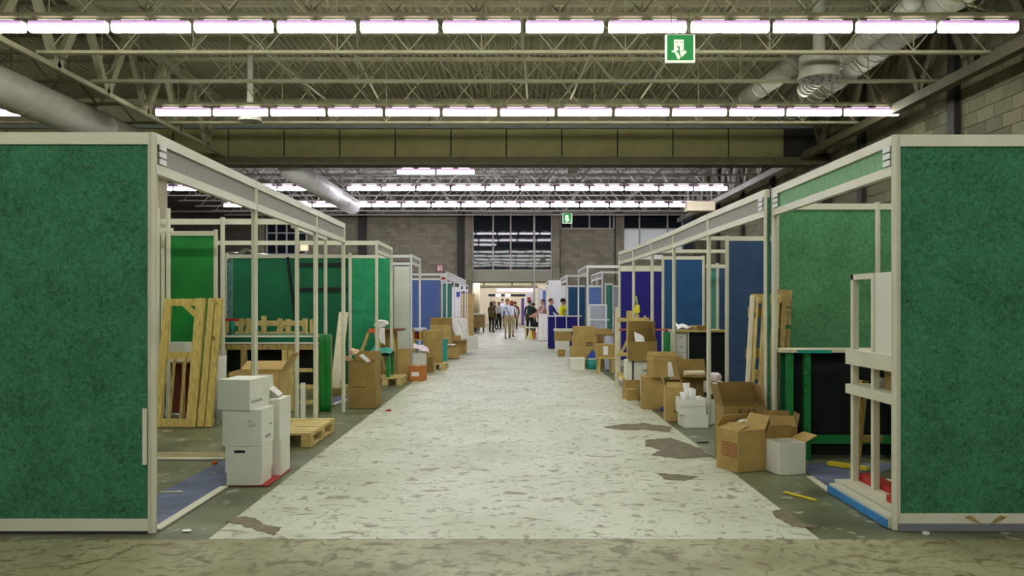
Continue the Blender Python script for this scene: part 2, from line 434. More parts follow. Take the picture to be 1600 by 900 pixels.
# roof joists with bar webs
LJ, RJ, PITCH = -8.2, 8.2, 1.24
def webmesh(a, b, m, r=0.013): return MB().tube([a, b], r, 5).mesh('web_bar', m)
D = DECK-0.05-CHORD
def joist(y, m, x0, x1, label, group, split=True):
    j = thing('roof_joist', label, 'joist', (0, y, CHORD), 0, group)
    MB().box(x0, x1, y-0.05, y+0.05, CHORD-0.026, CHORD+0.026).build('bottom_chord', m, j)
    MB().box(x0, x1, y-0.06, y+0.06, DECK-0.09, DECK-0.003).build('top_chord', m, j)
    n = int((x1-x0)/PITCH)
    key = m.name
    if key not in WEB:
        WEB[key] = (webmesh((0,0,0.03),(PITCH,0,D), m), webmesh((0,0,0.03),(-PITCH,0,D), m), webmesh((0,0,0.03),(0,0,D), m, 0.011))
    wm = WEB[key]; jb = MB()
    for k in range(n+1):
        x = x0+0.2+k*PITCH
        if split:
            if x+PITCH < x1: inst('web_bar', wm[0], j, (x, 0, 0))
            if x-PITCH > x0: inst('web_bar', wm[1], j, (x, 0, 0))
            if k % 2 == 0: inst('web_post', wm[2], j, (x, 0, 0))
        else:
            if x+PITCH < x1: jb.tube([(x, y, CHORD), (x+PITCH/2, y, CHORD+0.75)], 0.024, 4)
            if x-PITCH > x0: jb.tube([(x, y, CHORD), (x-PITCH/2, y, CHORD+0.75)], 0.024, 4)
            if x+PITCH < x1: jb.tube([(x+PITCH/2, y, CHORD+0.75), (x+PITCH/2, y, DECK-0.05)], 0.018, 4)
    if not split: jb.build('web', m, j)
    return j
WEB = {}
for y, lab in ((10.25, 'olive open-web joist overhead before the first light row'), (12.0, 'olive open-web joist carrying the light row above the large exit sign'), (13.77, 'olive open-web joist passing just behind the large exit sign'),
               (15.54, 'olive open-web joist level with the perforated drum diffuser'), (17.3, 'olive open-web joist carrying the light row before the girder'), (19.07, 'olive open-web joist between the second light row and the girder')):
    joist(y, M_beam, LJ, RJ, lab, 'open-web joists of the near bay')
for y in (8.5, 6.7, 4.9, 3.0, 0.9, -1.5, -4.8):
    joist(y, M_beam, LJ, RJ, 'olive open-web joist overhead before the green end panels', 'open-web joists overhead', split=False)
for y in (12.0, 13.77, 15.54, 17.3, 19.07):
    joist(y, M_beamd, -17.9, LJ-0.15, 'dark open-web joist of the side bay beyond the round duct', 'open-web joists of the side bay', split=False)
for y in (25.0, 26.8, 28.6, 30.2, 31.8, 33.4, 35.2, 37.0, 38.7):
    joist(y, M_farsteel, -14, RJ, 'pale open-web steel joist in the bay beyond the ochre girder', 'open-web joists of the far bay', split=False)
# sway bars crossing between joists
for i, (xa, ya, xb, yb) in enumerate(((-3.4,12.0,-2.9,17.3),(0.0,12.6,0.3,17.3),(2.0,12.0,1.2,17.3),(3.7,12.0,2.7,17.3),(5.9,13.7,7.2,12.0),(-6.2,12.0,-4.0,17.3))):
    tag(MB().tube([(xa, ya, DECK-0.2), (xb, yb, CHORD+0.05)], 0.022, 6).build('sway_bar', M_beam), 'thin diagonal sway bar slung between the near joists', 'bar', 'sway bars between the near joists')

# longitudinal trusses
def truss(x, y0, y1, m, label, p0=14.35, p=1.75, cw=0.09):
    t = thing('roof_truss', label, 'truss', (x, y0, CHORD-0.14))
    MB().box(x-cw, x+cw, y0, y1, CHORD-0.06-2*cw, CHORD-0.05).build('bottom_chord', m, t)
    MB().box(x-0.09, x+0.09, y0, y1, DECK-0.28, DECK-0.1).build('top_chord', m, t)
    y = p0 - p*6; k = 0
    while y < y1-p/2:
        if y-p/2 > y0:
            for sgn in (-1, 1):
                MB().bar((x, y, CHORD-0.1), (x, y+sgn*p/2, DECK-0.2), 0.1, 0.16, (0,1,0)).build('diagonal', m, t)
        y += p
    return t
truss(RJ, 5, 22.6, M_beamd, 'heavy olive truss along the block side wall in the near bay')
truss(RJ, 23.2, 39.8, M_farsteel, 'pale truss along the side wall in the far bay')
truss(LJ, 5, 22.6, M_beam, 'slender olive truss beside the round duct', cw=0.04)

# girder across the hall
GY = 22.9
g = thing('girder', 'deep ochre panelled girder crossing the hall below the roof', 'girder', (0, GY, CH+3.99))
MB().box(-17.98, RX-0.06, GY-0.22, GY+0.3, CH+3.97, CH+4.19).build('bottom_flange', M_beamd, g)
MB().box(-17.98, RX-0.06, GY-0.02, GY+0.25, CH+4.19, CH+5.02).build('core', M_dark, g)
MB().box(-17.98, RX-0.06, GY-0.16, GY+0.3, CH+5.02, CH+5.09).build('top_flange', mat('blue_grey_flange', rgb(120, 130, 128), 0.6), g)
MB().box(-17.98, RX-0.06, GY-0.03, GY+0.25, CH+5.09, DECK-0.003).build('upper_web', M_deck, g)
gm = MB().box(0.02, 1.566, -0.05, 0.0, CH+4.20-(CH+3.99), CH+5.01-(CH+3.99)).mesh('panel', M_girder)
for k in range(-12, 5):
    inst('panel', gm, g, (1.37+k*1.586-0.0, -0.02, 0)) if 1.37+k*1.586 > -17.9 and 1.37+(k+1)*1.586 < RX else None
for x in (-15.4, -12.0, -8.9, -5.6, -2.4, 0.97, 4.4, 7.6):
    MB().box(x-0.02, x+0.02, GY-0.06, GY-0.03, CH+5.09, DECK-0.05).build('stiffener', M_beamd, g)
tag(MB().box(-10.75, -10.05, GY-0.3, GY+0.3, 0, CH+3.96).build('column', M_plaster), 'pale column carrying the girder behind the green end panel', 'column')
tag(MB().box(RX-0.32, RX-0.03, GY-0.35, GY+0.35, 0, CH+3.96).build('column', M_dark), 'dark column carrying the girder at the block wall', 'column')

# ---------------------------------------------------------------- fluorescent fixtures
def lamp_mat(name, c): return emit(name, c, LAMP)
M_l1 = lamp_mat('lit_diffuser_warm', LAMP_NEAR); M_l2 = emit('lit_diffuser_cool', LAMP_FAR, LAMP*1.25)
M_fringe = emit('violet_fringe_glow', (0.62, 0.27, 0.70), 1.15)  # violet lens fringe painted as a glowing edge
M_fringe2 = emit('magenta_fringe_glow', (0.74, 0.24, 0.76), 1.2)
M_slot = emit('lit_slot', (1.0, 0.86, 0.88), 2.5); M_slot2 = emit('bright_lit_slot', (1.0, 0.86, 0.98), 14.0)
LZ = CH + 4.085
def make_light(m):
    t = thing('strip_light', 'x', 'light')
    w = 1.14
    MB().box(-w/2, w/2, -0.06, 0.06, 0.14, 0.165).build('housing', M_house, t, True)
    b = MB()                                              # wrap-around diffuser, a rounded trough
    prof = [(-0.068,0.105),(-0.07,0.06),(-0.058,0.016),(-0.03,0.0),(0.03,0.0),(0.058,0.016),(0.07,0.06),(0.068,0.105)]
    n = len(prof); b.v = [(-w/2, y, z) for y,z in prof] + [(w/2, y, z) for y,z in prof]
    b.f = [(i, (i+1)%n, n+(i+1)%n, n+i) for i in range(n)] + [tuple(range(n))[::-1], tuple(range(n, 2*n))]
    b.build('diffuser', m, t, True)
    MB().box(-w/2, w/2, -0.075, 0.075, 0.105, 0.14).build('fringe_strip', M_fringe if m is M_l1 else M_fringe2, t, True)  # glowing strip imitates the coloured fringe along the tube
    for s in (-1, 1):
        MB().box(s*w/2-0.012, s*w/2+0.012, -0.045, 0.045, 0.02, 0.15).build('end_cap', M_house, t, True)
        MB().box(s*0.26-0.17, s*0.26+0.17, -0.04, 0.04, 0.165, 0.18).build('slot', M_slot if m is M_l1 else M_slot2, t, True)
    MB().box(-w/2+0.02, -w/2+0.04, -0.01, 0.01, 0.165, CHORD-LZ-0.025).build('hanger', M_beam, t, True)
    return t
proto = {0: None, 1: None}
def light_row(y, xr, n, far, label, group, skip=()):
    for k in range(n):
        x = xr - 0.62 - k*PITCH
        if any(a < x < b for a, b in skip): continue
        if proto[far] is None:
            proto[far] = make_light(M_l2 if far else M_l1); o = proto[far]
        else: o = copy_tree(proto[far])
        o.location = (x, y, LZ); o['label'] = label; o['group'] = group
light_row(12.0, 7.58, 20, 0, 'lit fluorescent fixture in the row just above the large hanging exit sign', 'first row of fluorescent fixtures', skip=((-11.2,-8.2),))
light_row(17.3, 8.35, 20, 0, 'lit fluorescent fixture in the row just before the ochre girder', 'second row of fluorescent fixtures', skip=((-10.8,-8.2),))
light_row(28.6, 7.66, 17, 1, 'lit fluorescent fixture in the row beyond the ochre girder', 'third row of fluorescent fixtures', skip=((-7.7,-5.6),))
light_row(33.4, 7.7, 16, 1, 'lit fluorescent fixture in the row closest to the far windows', 'fourth row of fluorescent fixtures')
light_row(25.0, -1.2, 2, 1, 'lit fluorescent fixture in the short row tucked behind the ochre girder', 'short row of fluorescent fixtures')
for y in (6.6, 0.9, -4.8):
    light_row(y, 7.58, 13, 0, 'lit fluorescent fixture overhead before the green end panels', 'fluorescent rows overhead')
for y, n in ((43, 7), (47.5, 7), (52.5, 7), (57, 7)):  # fixtures out of view above the lintel, added to brighten the back room
    for k in range(n):
        o = copy_tree(proto[1]); o.location = (-4.0+k*1.3, y, 3.2-0.181); o['label'] = 'unseen ceiling fixture added to light the low room beyond the opening'; o['group'] = 'added fixtures in the back room'
        for ch in list(o.children):
            if ch.name.startswith('hanger'): bpy.data.objects.remove(ch)

# ---------------------------------------------------------------- ducts, drums, heaters
def duct(pts, r, label, m=M_steel, seam=1.2, endcap=None):
    a = Vector(pts[0]); t = thing('round_duct', label, 'duct', a)
    b = MB(); b.sm = True; b.tube(pts, r, 28); b.build('pipe', m, t)
    L = (Vector(pts[-1])-a).length; d = (Vector(pts[-1])-a).normalized(); s = seam
    while s < L:
        c = a+d*s; r2 = MB(); r2.sm = True; r2.tube([c-d*0.02, c+d*0.02], r+0.012, 28); r2.build('seam_ring', m, t); s += seam
    return t
duct([(-9.3, 6, CH+3.95), (-9.3, 22.6, CH+3.95)], 0.37, 'wide galvanised duct passing below the girder beside the side bay', seam=1.5)
tb = MB(); tb.sm = True
du = duct([(-6.6, 23.6, CH+4.02), (-6.6, 32.6, CH+4.02)], 0.34, 'white round duct with domed end beyond the girder', M_house, seam=1.8)
tb.tube([(-6.6, 32.6, CH+4.02), (-6.6, 32.75, CH+4.02), (-6.6, 32.86, CH+4.02), (-6.6, 32.92, CH+4.02)], [0.34, 0.30, 0.2, 0.05], 28); tb.build('end_dome', M_house, du)
duct([(7.25, 9, CH+5.15), (7.25, 21.5, CH+5.15)], 0.3, 'ribbed duct under the deck along the block wall', seam=0.35)
duct([(6.15, 17.0, CH+4.55), (6.7, 13.4, CH+5.1)], 0.15, 'slanting branch duct rising beside the perforated drum', seam=0.12)
duct([(5.45, 19.8, CH+4.9), (6.1, 17.2, CH+5.2)], 0.2, 'pale stub duct behind the perforated drum', seam=0.6)
def drum(x, y, z, r, h, label):
    t = thing('air_diffuser', label, 'air vent', (x, y, z))
    b = MB(); b.sm = False; b.tube([(x,y,z),(x,y,z+h)], r, 28); b.build('drum', M_steel, t)
    b = MB(); b.tube([(x,y,z-0.03),(x,y,z+0.02)], r*1.08, 28); b.build('rim', M_steel, t)
    for k in range(14):
        a = k*2.4; rr = r*0.24*math.sqrt(k+0.5)
        MB().tube([(x+rr*math.cos(a), y+rr*math.sin(a), z-0.034), (x+rr*math.cos(a), y+rr*math.sin(a), z-0.028)], r*0.085, 8).build('hole', M_dark, t)
    MB().tube([(x,y,z+h),(x,y,DECK-0.006)], r*0.3, 12).build('neck', M_steel, t)
drum(5.72, 15.0, CH+4.25, 0.36, 0.4, 'perforated drum air diffuser hanging near the block wall')
drum(-6.0, 18.2, CH+4.2, 0.24, 0.3, 'small round air diffuser hanging near the left truss')
h = thing('ceiling_unit', 'beige boxy unit hung beneath the far truss by the block wall', 'heater', (7.0, 30.5, CH+3.6))
MB().box(6.55, 7.6, 30.2, 30.7, CH+3.55, CH+3.9).build('cabinet', M_plaster, h)
MB().box(6.6, 6.63, 30.4, 30.43, CH+3.9, CHORD).build('hanger', M_farsteel, h); MB().box(7.5, 7.53, 30.4, 30.43, CH+3.9, CHORD).build('hanger', M_farsteel, h)
h = thing('ceiling_unit', 'white hanging junction box just behind the girder', 'box', (1.75, 24.2, CH+3.9))
MB().box(1.62, 1.92, 24.1, 24.4, CH+3.95, CH+4.3).build('cabinet', M_house, h); MB().box(1.75, 1.78, 24.2, 24.23, CH+4.3, DECK-0.05).build('hanger', M_farsteel, h)

# ================================================================ exhibition booths
def post_mesh(h):
    """octagonal stand profile with a slot on every second face"""
    r, pts = 0.025, []
    for k in range(8):
        a0 = math.radians(22.5 + 45*k); a1 = math.radians(22.5 + 45*(k+1))
        R = r/math.cos(math.radians(22.5)); p = Vector((R*math.cos(a0), R*math.sin(a0))); q = Vector((R*math.cos(a1), R*math.sin(a1)))
        pts.append(p)
        if k % 2 == 1:
            n = (p+q).normalized(); t = (q-p)
            pts += [p+t*0.28, p+t*0.28-n*0.007, p+t*0.72-n*0.007, p+t*0.72]
    return MB().prism([(p.x, p.y) for p in pts], 0, h)
PM = {}
def post(root, X, Y, h=2.5, z0=0.0, m=None, name='post'):
    m = m or M_alu; key = (round(h, 3), m.name)
    if key not in PM: PM[key] = post_mesh(h).mesh('post', m)
    off = OFF[root.name]
    return inst(name, PM[key], root, (X-off.x, Y-off.y, z0-off.z))
def rail(root, a, b, z, h=0.06, w=0.035, m=None, name='rail'):
    return MB().bar((a[0], a[1], z), (b[0], b[1], z), w, h).build(name, m or M_alu, root)
def fascia(root, a, b, m, z1=2.5, hb=0.13, rm=None):
    rail(root, a, b, z1-0.032, 0.064, 0.045, rm, 'fascia_rail')
    MB().bar((a[0], a[1], z1-0.064-hb/2), (b[0], b[1], z1-0.064-hb/2), 0.012, hb).build('fascia_board', m, root)
    rail(root, a, b, z1-0.064-hb-0.03, 0.06, 0.045, rm, 'fascia_rail')
def panel(root, a, b, z0, z1, m, rails=True, rm=None, name='panel', h=0.06):
    dz = h if rails else 0
    MB().bar((a[0], a[1], (z0+z1)/2), (b[0], b[1], (z0+z1)/2), 0.012, z1-z0-2*dz).build(name, m, root)
    if rails:
        rail(root, a, b, z1-h/2, h, 0.035, rm); rail(root, a, b, z0+h/2, h, 0.035, rm)

# left near booth: dark green end panel, grey fascia
LX = XX(238, 5.0)
A = thing('exhibition_booth', 'booth frame with green felt end panel and grey fascia beside stacked white boxes', 'booth', (LX, 5.0, 0))
panel(A, (LX-0.99, 5.0), (LX, 5.0), 0.015, 2.5, M_green, h=0.075)
panel(A, (LX-1.98, 5.0), (LX-0.99, 5.0), 0.015, 2.5, M_green, h=0.075)
A_posts = [5.0, 6.97, 9.12, 10.6]
for y in A_posts: post(A, LX, y)
post(A, LX-0.99, 5.0); post(A, LX-1.98, 5.0)
for y0, y1 in zip(A_posts, A_posts[1:]): fascia(A, (LX, y0), (LX, y1), M_fasgrey)
for z in (2.42, 2.375, 2.33): MB().box(LX+0.022, LX+0.03, 5.05, 5.14, z-0.016, z+0.016).build('clip', M_coolwhite, A)
MB().box(LX-0.05, LX-0.022, 4.972, 4.976, 0.43, 0.78).build('bracket', M_alu, A)
MB().box(LX-1.98, LX+0.02, 4.985, 5.03, 0.0, 0.016).build('foot_strip', M_dark, A)
MB().box(LX-0.03, LX+0.03, 5.05, 6.24, 0.0, 0.012).build('floor_strip', M_alu, A)
MB().box(XX(120, 7.36), -2.67, 7.34, 7.4, 0.0, 0.012).build('floor_strip', M_alu, A)
# its inner walls
panel(A, (XX(200, 10.4), 10.4), (XX(337, 10.4), 10.4), 0.02, 2.38, M_satin)
post(A, XX(337, 10.4), 10.4, 2.40); post(A, XX(254.5, 10.3), 10.3, 2.38)
YB = 9.9
post(A, XX(348, YB), YB, ZZ(340, YB)); post(A, XX(464, 10.1), 10.1, ZZ(344, 10.1)); post(A, -2.85, 12.1, ZZ(365, 12.1))
rail(A, (XX(200, 10.0), 10.0), (XX(464, 10.0), 10.0), ZZ(347, 10.0), 0.07)
rail(A, (-2.8, 10.1), (-2.85, 12.1), 2.42, 0.05)
for x in (246, 263): post(A, XX(x, 9.76), 9.76, 2.6)
rail(A, (XX(242, 9.76), 9.76), (XX(270, 9.76), 9.76), ZZ(360, 9.76), 0.05)
tag(MB().box(XX(100, 7.36), -2.67, 7.42, 7.75, 0.0005, 0.004).build('floor_sheet', mat('yellowed_sheet', rgb(150, 140, 96), 0.8, 0.25, 4)), 'yellowed sheet strip on the floor behind the white floor strip', 'floor sheet')
tag(MB().box(LX-0.42, LX-0.04, 5.1, 7.32, 0.0005, 0.004).build('booth_carpet', M_bluecarp), 'blue-grey carpet strip inside the booth beside the white boxes', 'carpet')
tag(MB().box(XX(335,7.15), XX(341,7.15), 7.1, 7.14, 0.005, 0.03).build('orange_block', mat('orange_plastic', rgb(220,100,40), 0.5)), 'small orange block lying on the blue-grey carpet', 'block')

# left second booth
B = thing('exhibition_booth', 'booth frame with dark green drapes and a bright green felt panel', 'booth', (-2.3, 13.4, 0))
for y in (13.4, 15.0): post(B, -2.3, y)
fascia(B, (-2.3, 13.4), (-2.3, 15.0), M_fasgrey, hb=0.09)
rail(B, (XX(340, 13.4), 13.4), (-2.3, 13.4), 2.46, 0.07)
panel(B, (XX(355, 13.5), 13.5), (XX(452, 13.5), 13.5), 0.02, 2.27, M_dkgreen)
panel(B, (XX(452, 13.5), 13.5), (XX(545, 13.5), 13.5), 0.02, 2.27, M_dkgreen)
post(B, XX(547, 13.5), 13.5, 2.3); post(B, XX(355, 13.5), 13.5, 2.3)
for y in (413, 452): MB().box(XX(462, 13.4), XX(541, 13.4), 13.476, 13.482, ZZ(y+4, 13.48), ZZ(y-2, 13.48)).build('dark_band', M_black, B)  # plain black strips laid over the dark green panels
MB().bar((XX(449, 13.46), 13.476, ZZ(402, 13.46)), (XX(464, 13.46), 13.476, ZZ(520, 13.46)), 0.05, 0.006, (0,1,0)).build('dark_streak', M_black, B)
panel(B, (XX(549, 16.0), 16.0), (XX(611, 16.0), 16.0), 0.02, ZZ(399, 16.0), M_greenB)
post(B, XX(612, 16.0), 16.0, ZZ(398, 16.0))
# white sheet draped over the back wall
sh = MB(); sh.sm = True
for i in range(9):
    for j in range(4):
        x = XX(350+i*8, 14.6); sh.v.append((x, 14.5+j*0.2, 2.33+0.13*math.sin(math.pi*i/8)*(0.6+0.4*math.sin(i*1.7+j))+0.0))
sh.f = [(i*4+j, i*4+j+1, (i+1)*4+j+1, (i+1)*4+j) for i in range(8) for j in range(3)]
sh.build('draped_sheet', M_paper, B)

# left third booth: white panels
C = thing('exhibition_booth', 'narrow white-panelled booth beyond the bright green felt panel', 'booth', (-2.2, 17.1, 0))
for y in (17.1, 18.7): post(C, -2.2, y, m=M_coolwhite)
fascia(C, (-2.2, 17.1), (-2.2, 18.7), M_fasgrey, hb=0.09, rm=M_coolwhite)
rail(C, (XX(613, 17.1), 17.1), (-2.2, 17.1), 2.46, 0.06, m=M_coolwhite)
rail(C, (XX(613, 17.1), 17.1), (-2.2, 17.1), 2.30, 0.05, m=M_coolwhite)
panel(C, (XX(616, 17.1), 17.1), (XX(641, 17.1), 17.1), 0.02, 2.24, M_white, rm=M_coolwhite)
post(C, XX(641, 17.1), 17.1, 2.3, m=M_coolwhite)
MB().box(XX(641, 18.5), XX(644, 18.5), 18.3, 18.5, 0.4, 1.2).build('red_banner', M_red, C)

# left fourth booth: pale blue panel
Dd = thing('exhibition_booth', 'white framed booth with a pale blue wall panel and small red sign', 'booth', (-2.6, 26.0, 0))
panel(Dd, (XX(640, 26.0), 26.0), (XX(687, 26.0), 26.0), 0.02, 2.28, M_sky, rm=M_coolwhite)
rail(Dd, (XX(641, 26.0), 26.0), (XX(698, 26.0), 26.0), ZZ(429, 26.0), 0.07, m=M_coolwhite)
fy = [26.0, 29.0, 32.0, 35.0]
fxx = [XX(698, 26.0)+0.02*k for k in range(4)]
for x, y in zip(fxx, fy): post(Dd, x, y, m=M_coolwhite)
for k in range(3): fascia(Dd, (fxx[k], fy[k]), (fxx[k+1], fy[k+1]), M_coolwhite, hb=0.14, rm=M_coolwhite)
panel(Dd, (XX(689, 29), 29.0), (XX(706, 29), 29.0), 0.02, 2.25, M_teal, rm=M_coolwhite)
panel(Dd, (XX(689, 26.2), 26.2), (XX(692, 26.2), 26.2), 0.02, 2.3, M_coolwhite, rm=M_coolwhite)
MB().box(XX(688, 25.9), XX(698, 25.9), 25.9, 25.93, ZZ(440, 25.9), ZZ(431, 25.9)).build('sign_board', M_coolwhite, Dd)
MB().box(XX(690, 25.9), XX(696, 25.9), 25.885, 25.899, ZZ(437, 25.9), ZZ(433, 25.9)).build('sign_mark', M_red, Dd)
for k, (x0, x1, y0, y1) in enumerate(((716,726,444,455),(727,731,445,455))):
    s_ = thing('hanging_placard', ('white placard with a dark mark hung at the end of the pale blue booth', 'narrow white placard hung beside the marked one')[k], 'sign', P(x0, y1, 35.12))
    MB().box(XX(x0,34.8), XX(x1,34.8), 35.12, 35.15, ZZ(y1,34.8), ZZ(y0,34.8)).build('board', M_coolwhite, s_)
    MB().box(XX((x0+x1)/2-1.2,34.8), XX((x0+x1)/2+1.2,34.8), 35.105, 35.119, ZZ(452,34.8), ZZ(447,34.8)).build('mark', M_ink, s_)
    MB().box(XX((x0+x1)/2,34.8), XX((x0+x1)/2,34.8)+0.03, 35.12, 35.15, 0, ZZ(y1,34.8)).build('stand', M_coolwhite, s_)
E2 = thing('exhibition_booth', 'small white booth end wall with a blue poster by the tall carton', 'booth', (XX(716, 35.3), 35.3, 0))
panel(E2, (XX(700, 35.3), 35.3), (XX(719, 35.3), 35.3), 0.02, 2.2, M_coolwhite, rm=M_coolwhite)
MB().box(XX(713, 35.2), XX(719, 35.2), 35.25, 35.28, ZZ(464, 35.2), ZZ(456, 35.2)).build('poster', M_royal, E2)

# right near booth
RX0 = XX(1400, 5.07)
A2 = thing('exhibition_booth', 'booth frame with green felt end panel and pale green fascia by the shelf unit', 'booth', (RX0, 5.07, 0))
panel(A2, (RX0, 5.07), (RX0+0.99, 5.07), 0.03, 2.5, M_green, h=0.075)
panel(A2, (RX0+0.99, 5.07), (RX0+1.98, 5.07), 0.03, 2.5, M_green, h=0.075)
RX1 = XX(1210, 7.4)
post(A2, RX0, 5.07); post(A2, RX1, 7.4); post(A2, RX0+0.99, 5.07); post(A2, RX0+1.98, 5.07)
fascia(A2, (RX0, 5.07), (RX1, 7.4), M_fasgreen)
for z in (2.42, 2.375, 2.33):
    MB().box(RX0-0.03, RX0-0.022, 5.1, 5.19, z-0.016, z+0.016).build('clip', M_coolwhite, A2)
    MB().box(RX1-0.03, RX1-0.022, 7.24, 7.36, z-0.016, z+0.016).build('clip', M_coolwhite, A2)
panel(A2, (XX(1209, 8.0), 8.0), (3.63, 8.0), 0.02, ZZ(319, 8.0), M_greenLit)
panel(A2, (3.63, 8.0), (4.62, 8.0), 0.02, ZZ(319, 8.0), M_greenLit)
post(A2, 3.63, 7.99, ZZ(317, 8.0)); post(A2, XX(1213, 8.0), 8.0, ZZ(317, 8.0))
panel(A2, (RX1-0.055, 7.425), (RX1-0.032, 7.425), 0.02, 2.42, M_green, rails=False)
# sill along its front
MB().bar((RX0, 5.1, 0.035), (XX(1303, FY(770)), FY(770), 0.035), 0.07, 0.07).build('sill', M_alu, A2)
MB().bar((RX0-0.045, 5.1, 0.03), (XX(1303, FY(770))-0.045, FY(770), 0.03), 0.014, 0.05).build('blue_tape', M_bluep, A2)
MB().box(RX0, RX0+1.98, 5.03, 5.045, 0.0, 0.045).build('foot_strip', mat('grey_tape', rgb(120,120,125), 0.6), A2)
for x in (1520, 1560):                                             # rust scuffs on the bottom rail
    k = 1 if x < 1540 else -1
    MB().add([(XX(x-14*k,5.05), 5.0495, 0.085), (XX(x+2*k,5.05), 5.0495, 0.05), (XX(x+14*k,5.05), 5.0495, 0.042), (XX(x-2*k,5.05), 5.0495, 0.095)], [(0,1,2,3) if k > 0 else (3,2,1,0)]).build('scuff', M_old, A2)
MB().bar((RX1+0.03, 6.6, 0.006), (XX(1303, FY(770))-0.03, FY(770), 0.006), 0.05, 0.012).build('floor_strip', M_alu, A2)
tag(MB().prism([(2.485, 6.25), (2.6, 6.25), (3.5, 7.2), (RX1+0.075, 7.2)], 0.0005, 0.004).build('booth_carpet', M_bluecarp), 'blue-grey carpet inside the booth before the green bench', 'carpet')

# right second booth: long run of posts
B2 = thing('exhibition_booth', 'long booth frame with grey fascia, blue and navy panels behind sorted boxes', 'booth', (2.34, 7.47, 0))
bp = [(XX(1198, 7.47), 7.47), (XX(1107.5, 9.5), 9.5), (XX(1053, 11.6), 11.6), (XX(1019, 13.2), 13.2), (XX(990, 15.0), 15.0), (XX(968, 16.3), 16.3)]
for x, y in bp: post(B2, x, y)
for a, b in zip(bp, bp[1:]): fascia(B2, a, b, M_fasgrey)
for z in (2.42, 2.375, 2.33): MB().box(bp[0][0]-0.03, bp[0][0]-0.022, 7.52, 7.64, z-0.016, z+0.016).build('clip', M_coolwhite, B2)
panel(B2, (XX(1136, 10.6), 10.6), (XX(1136, 10.6)+0.99, 10.6), 0.02, 2.33, M_blue)
post(B2, XX(1136, 10.6), 10.6, 2.34)
rail(B2, (2.32, 11.6), (XX(1136, 11.6)+0.4, 11.6), ZZ(373, 11.6), 0.055); rail(B2, (2.3, 13.2), (XX(1136, 13.2)+0.4, 13.2), ZZ(393, 13.2), 0.055)
panel(B2, (XX(1036, 15.0), 15.0), (XX(1099, 15.0), 15.0), 0.02, 2.33, M_midblue); post(B2, XX(1099, 15.0), 15.0, 2.34); post(B2, XX(1036, 15.0), 15.0, 2.34)
panel(B2, (XX(1103, 13.4), 13.4), (XX(1119, 13.4), 13.4), 0.02, 2.1, M_teal); post(B2, XX(1121, 13.4), 13.4, 2.12)
panel(B2, (XX(1123, 13.5), 13.5), (XX(1138, 13.5), 13.5), 0.02, 2.1, M_blue)
panel(B2, (XX(968, 18.4), 18.4), (XX(1035, 18.4), 18.4), 0.02, 2.32, M_navy, h=0.13)
rail(B2, (XX(992, 17.6), 17.6), (XX(1035, 17.6), 17.6), ZZ(402, 17.6), 0.1, m=M_coolwhite)

# right booths further on
def far_booth(label, X, ys, wallx, panels, hb=0.12, m=None):
    m = m or M_coolwhite
    t = thing('exhibition_booth', label, 'booth', (X, ys[0], 0))
    for y in ys: post(t, X, y, m=m)
    for a, b in zip(ys, ys[1:]): fascia(t, (X, a), (X, b), M_fasgrey, hb=hb, rm=m)
    rail(t, (X, ys[0]), (wallx, ys[0]), 2.46, 0.07, m=m)
    for x0, x1, yt, Y, pm in panels:
        panel(t, (XX(x0, Y), Y), (XX(x1, Y), Y), 0.02, ZZ(yt, Y), pm, rm=m)
        post(t, XX(x0, Y), Y, ZZ(yt, Y)+0.02, m=m)
    return t
far_booth('white booth frame with blue panels behind the leaning lilac board', XX(918, 21.75), (21.75, 24.8), XX(966, 21.75), ((919,939,446,22.6,M_sky),(887,914,446,26.6,M_midblue)))
far_booth('white booth frame with lit fascia and teal strip beside the navy wall', XX(941, 25.6), (25.6, 27.2, 29.0), XX(972, 25.6), ((946,957,443,26.4,M_teal),(958,968,446,26.2,M_lilac)))
far_booth('white booth behind the person in yellow', XX(886, 28.8), (28.8, 32.5), XX(920, 28.8), ((860,876,440,33.4,M_coolwhite),(877,884,446,31.5,M_coolwhite)))
far_booth('white booth with blue door strip beside the white draped table', XX(858, 35.2), (35.2, 38.5), XX(880, 35.2), ((841,847,450,38.8,M_coolwhite),(847,853,452,38.0,M_sky)))

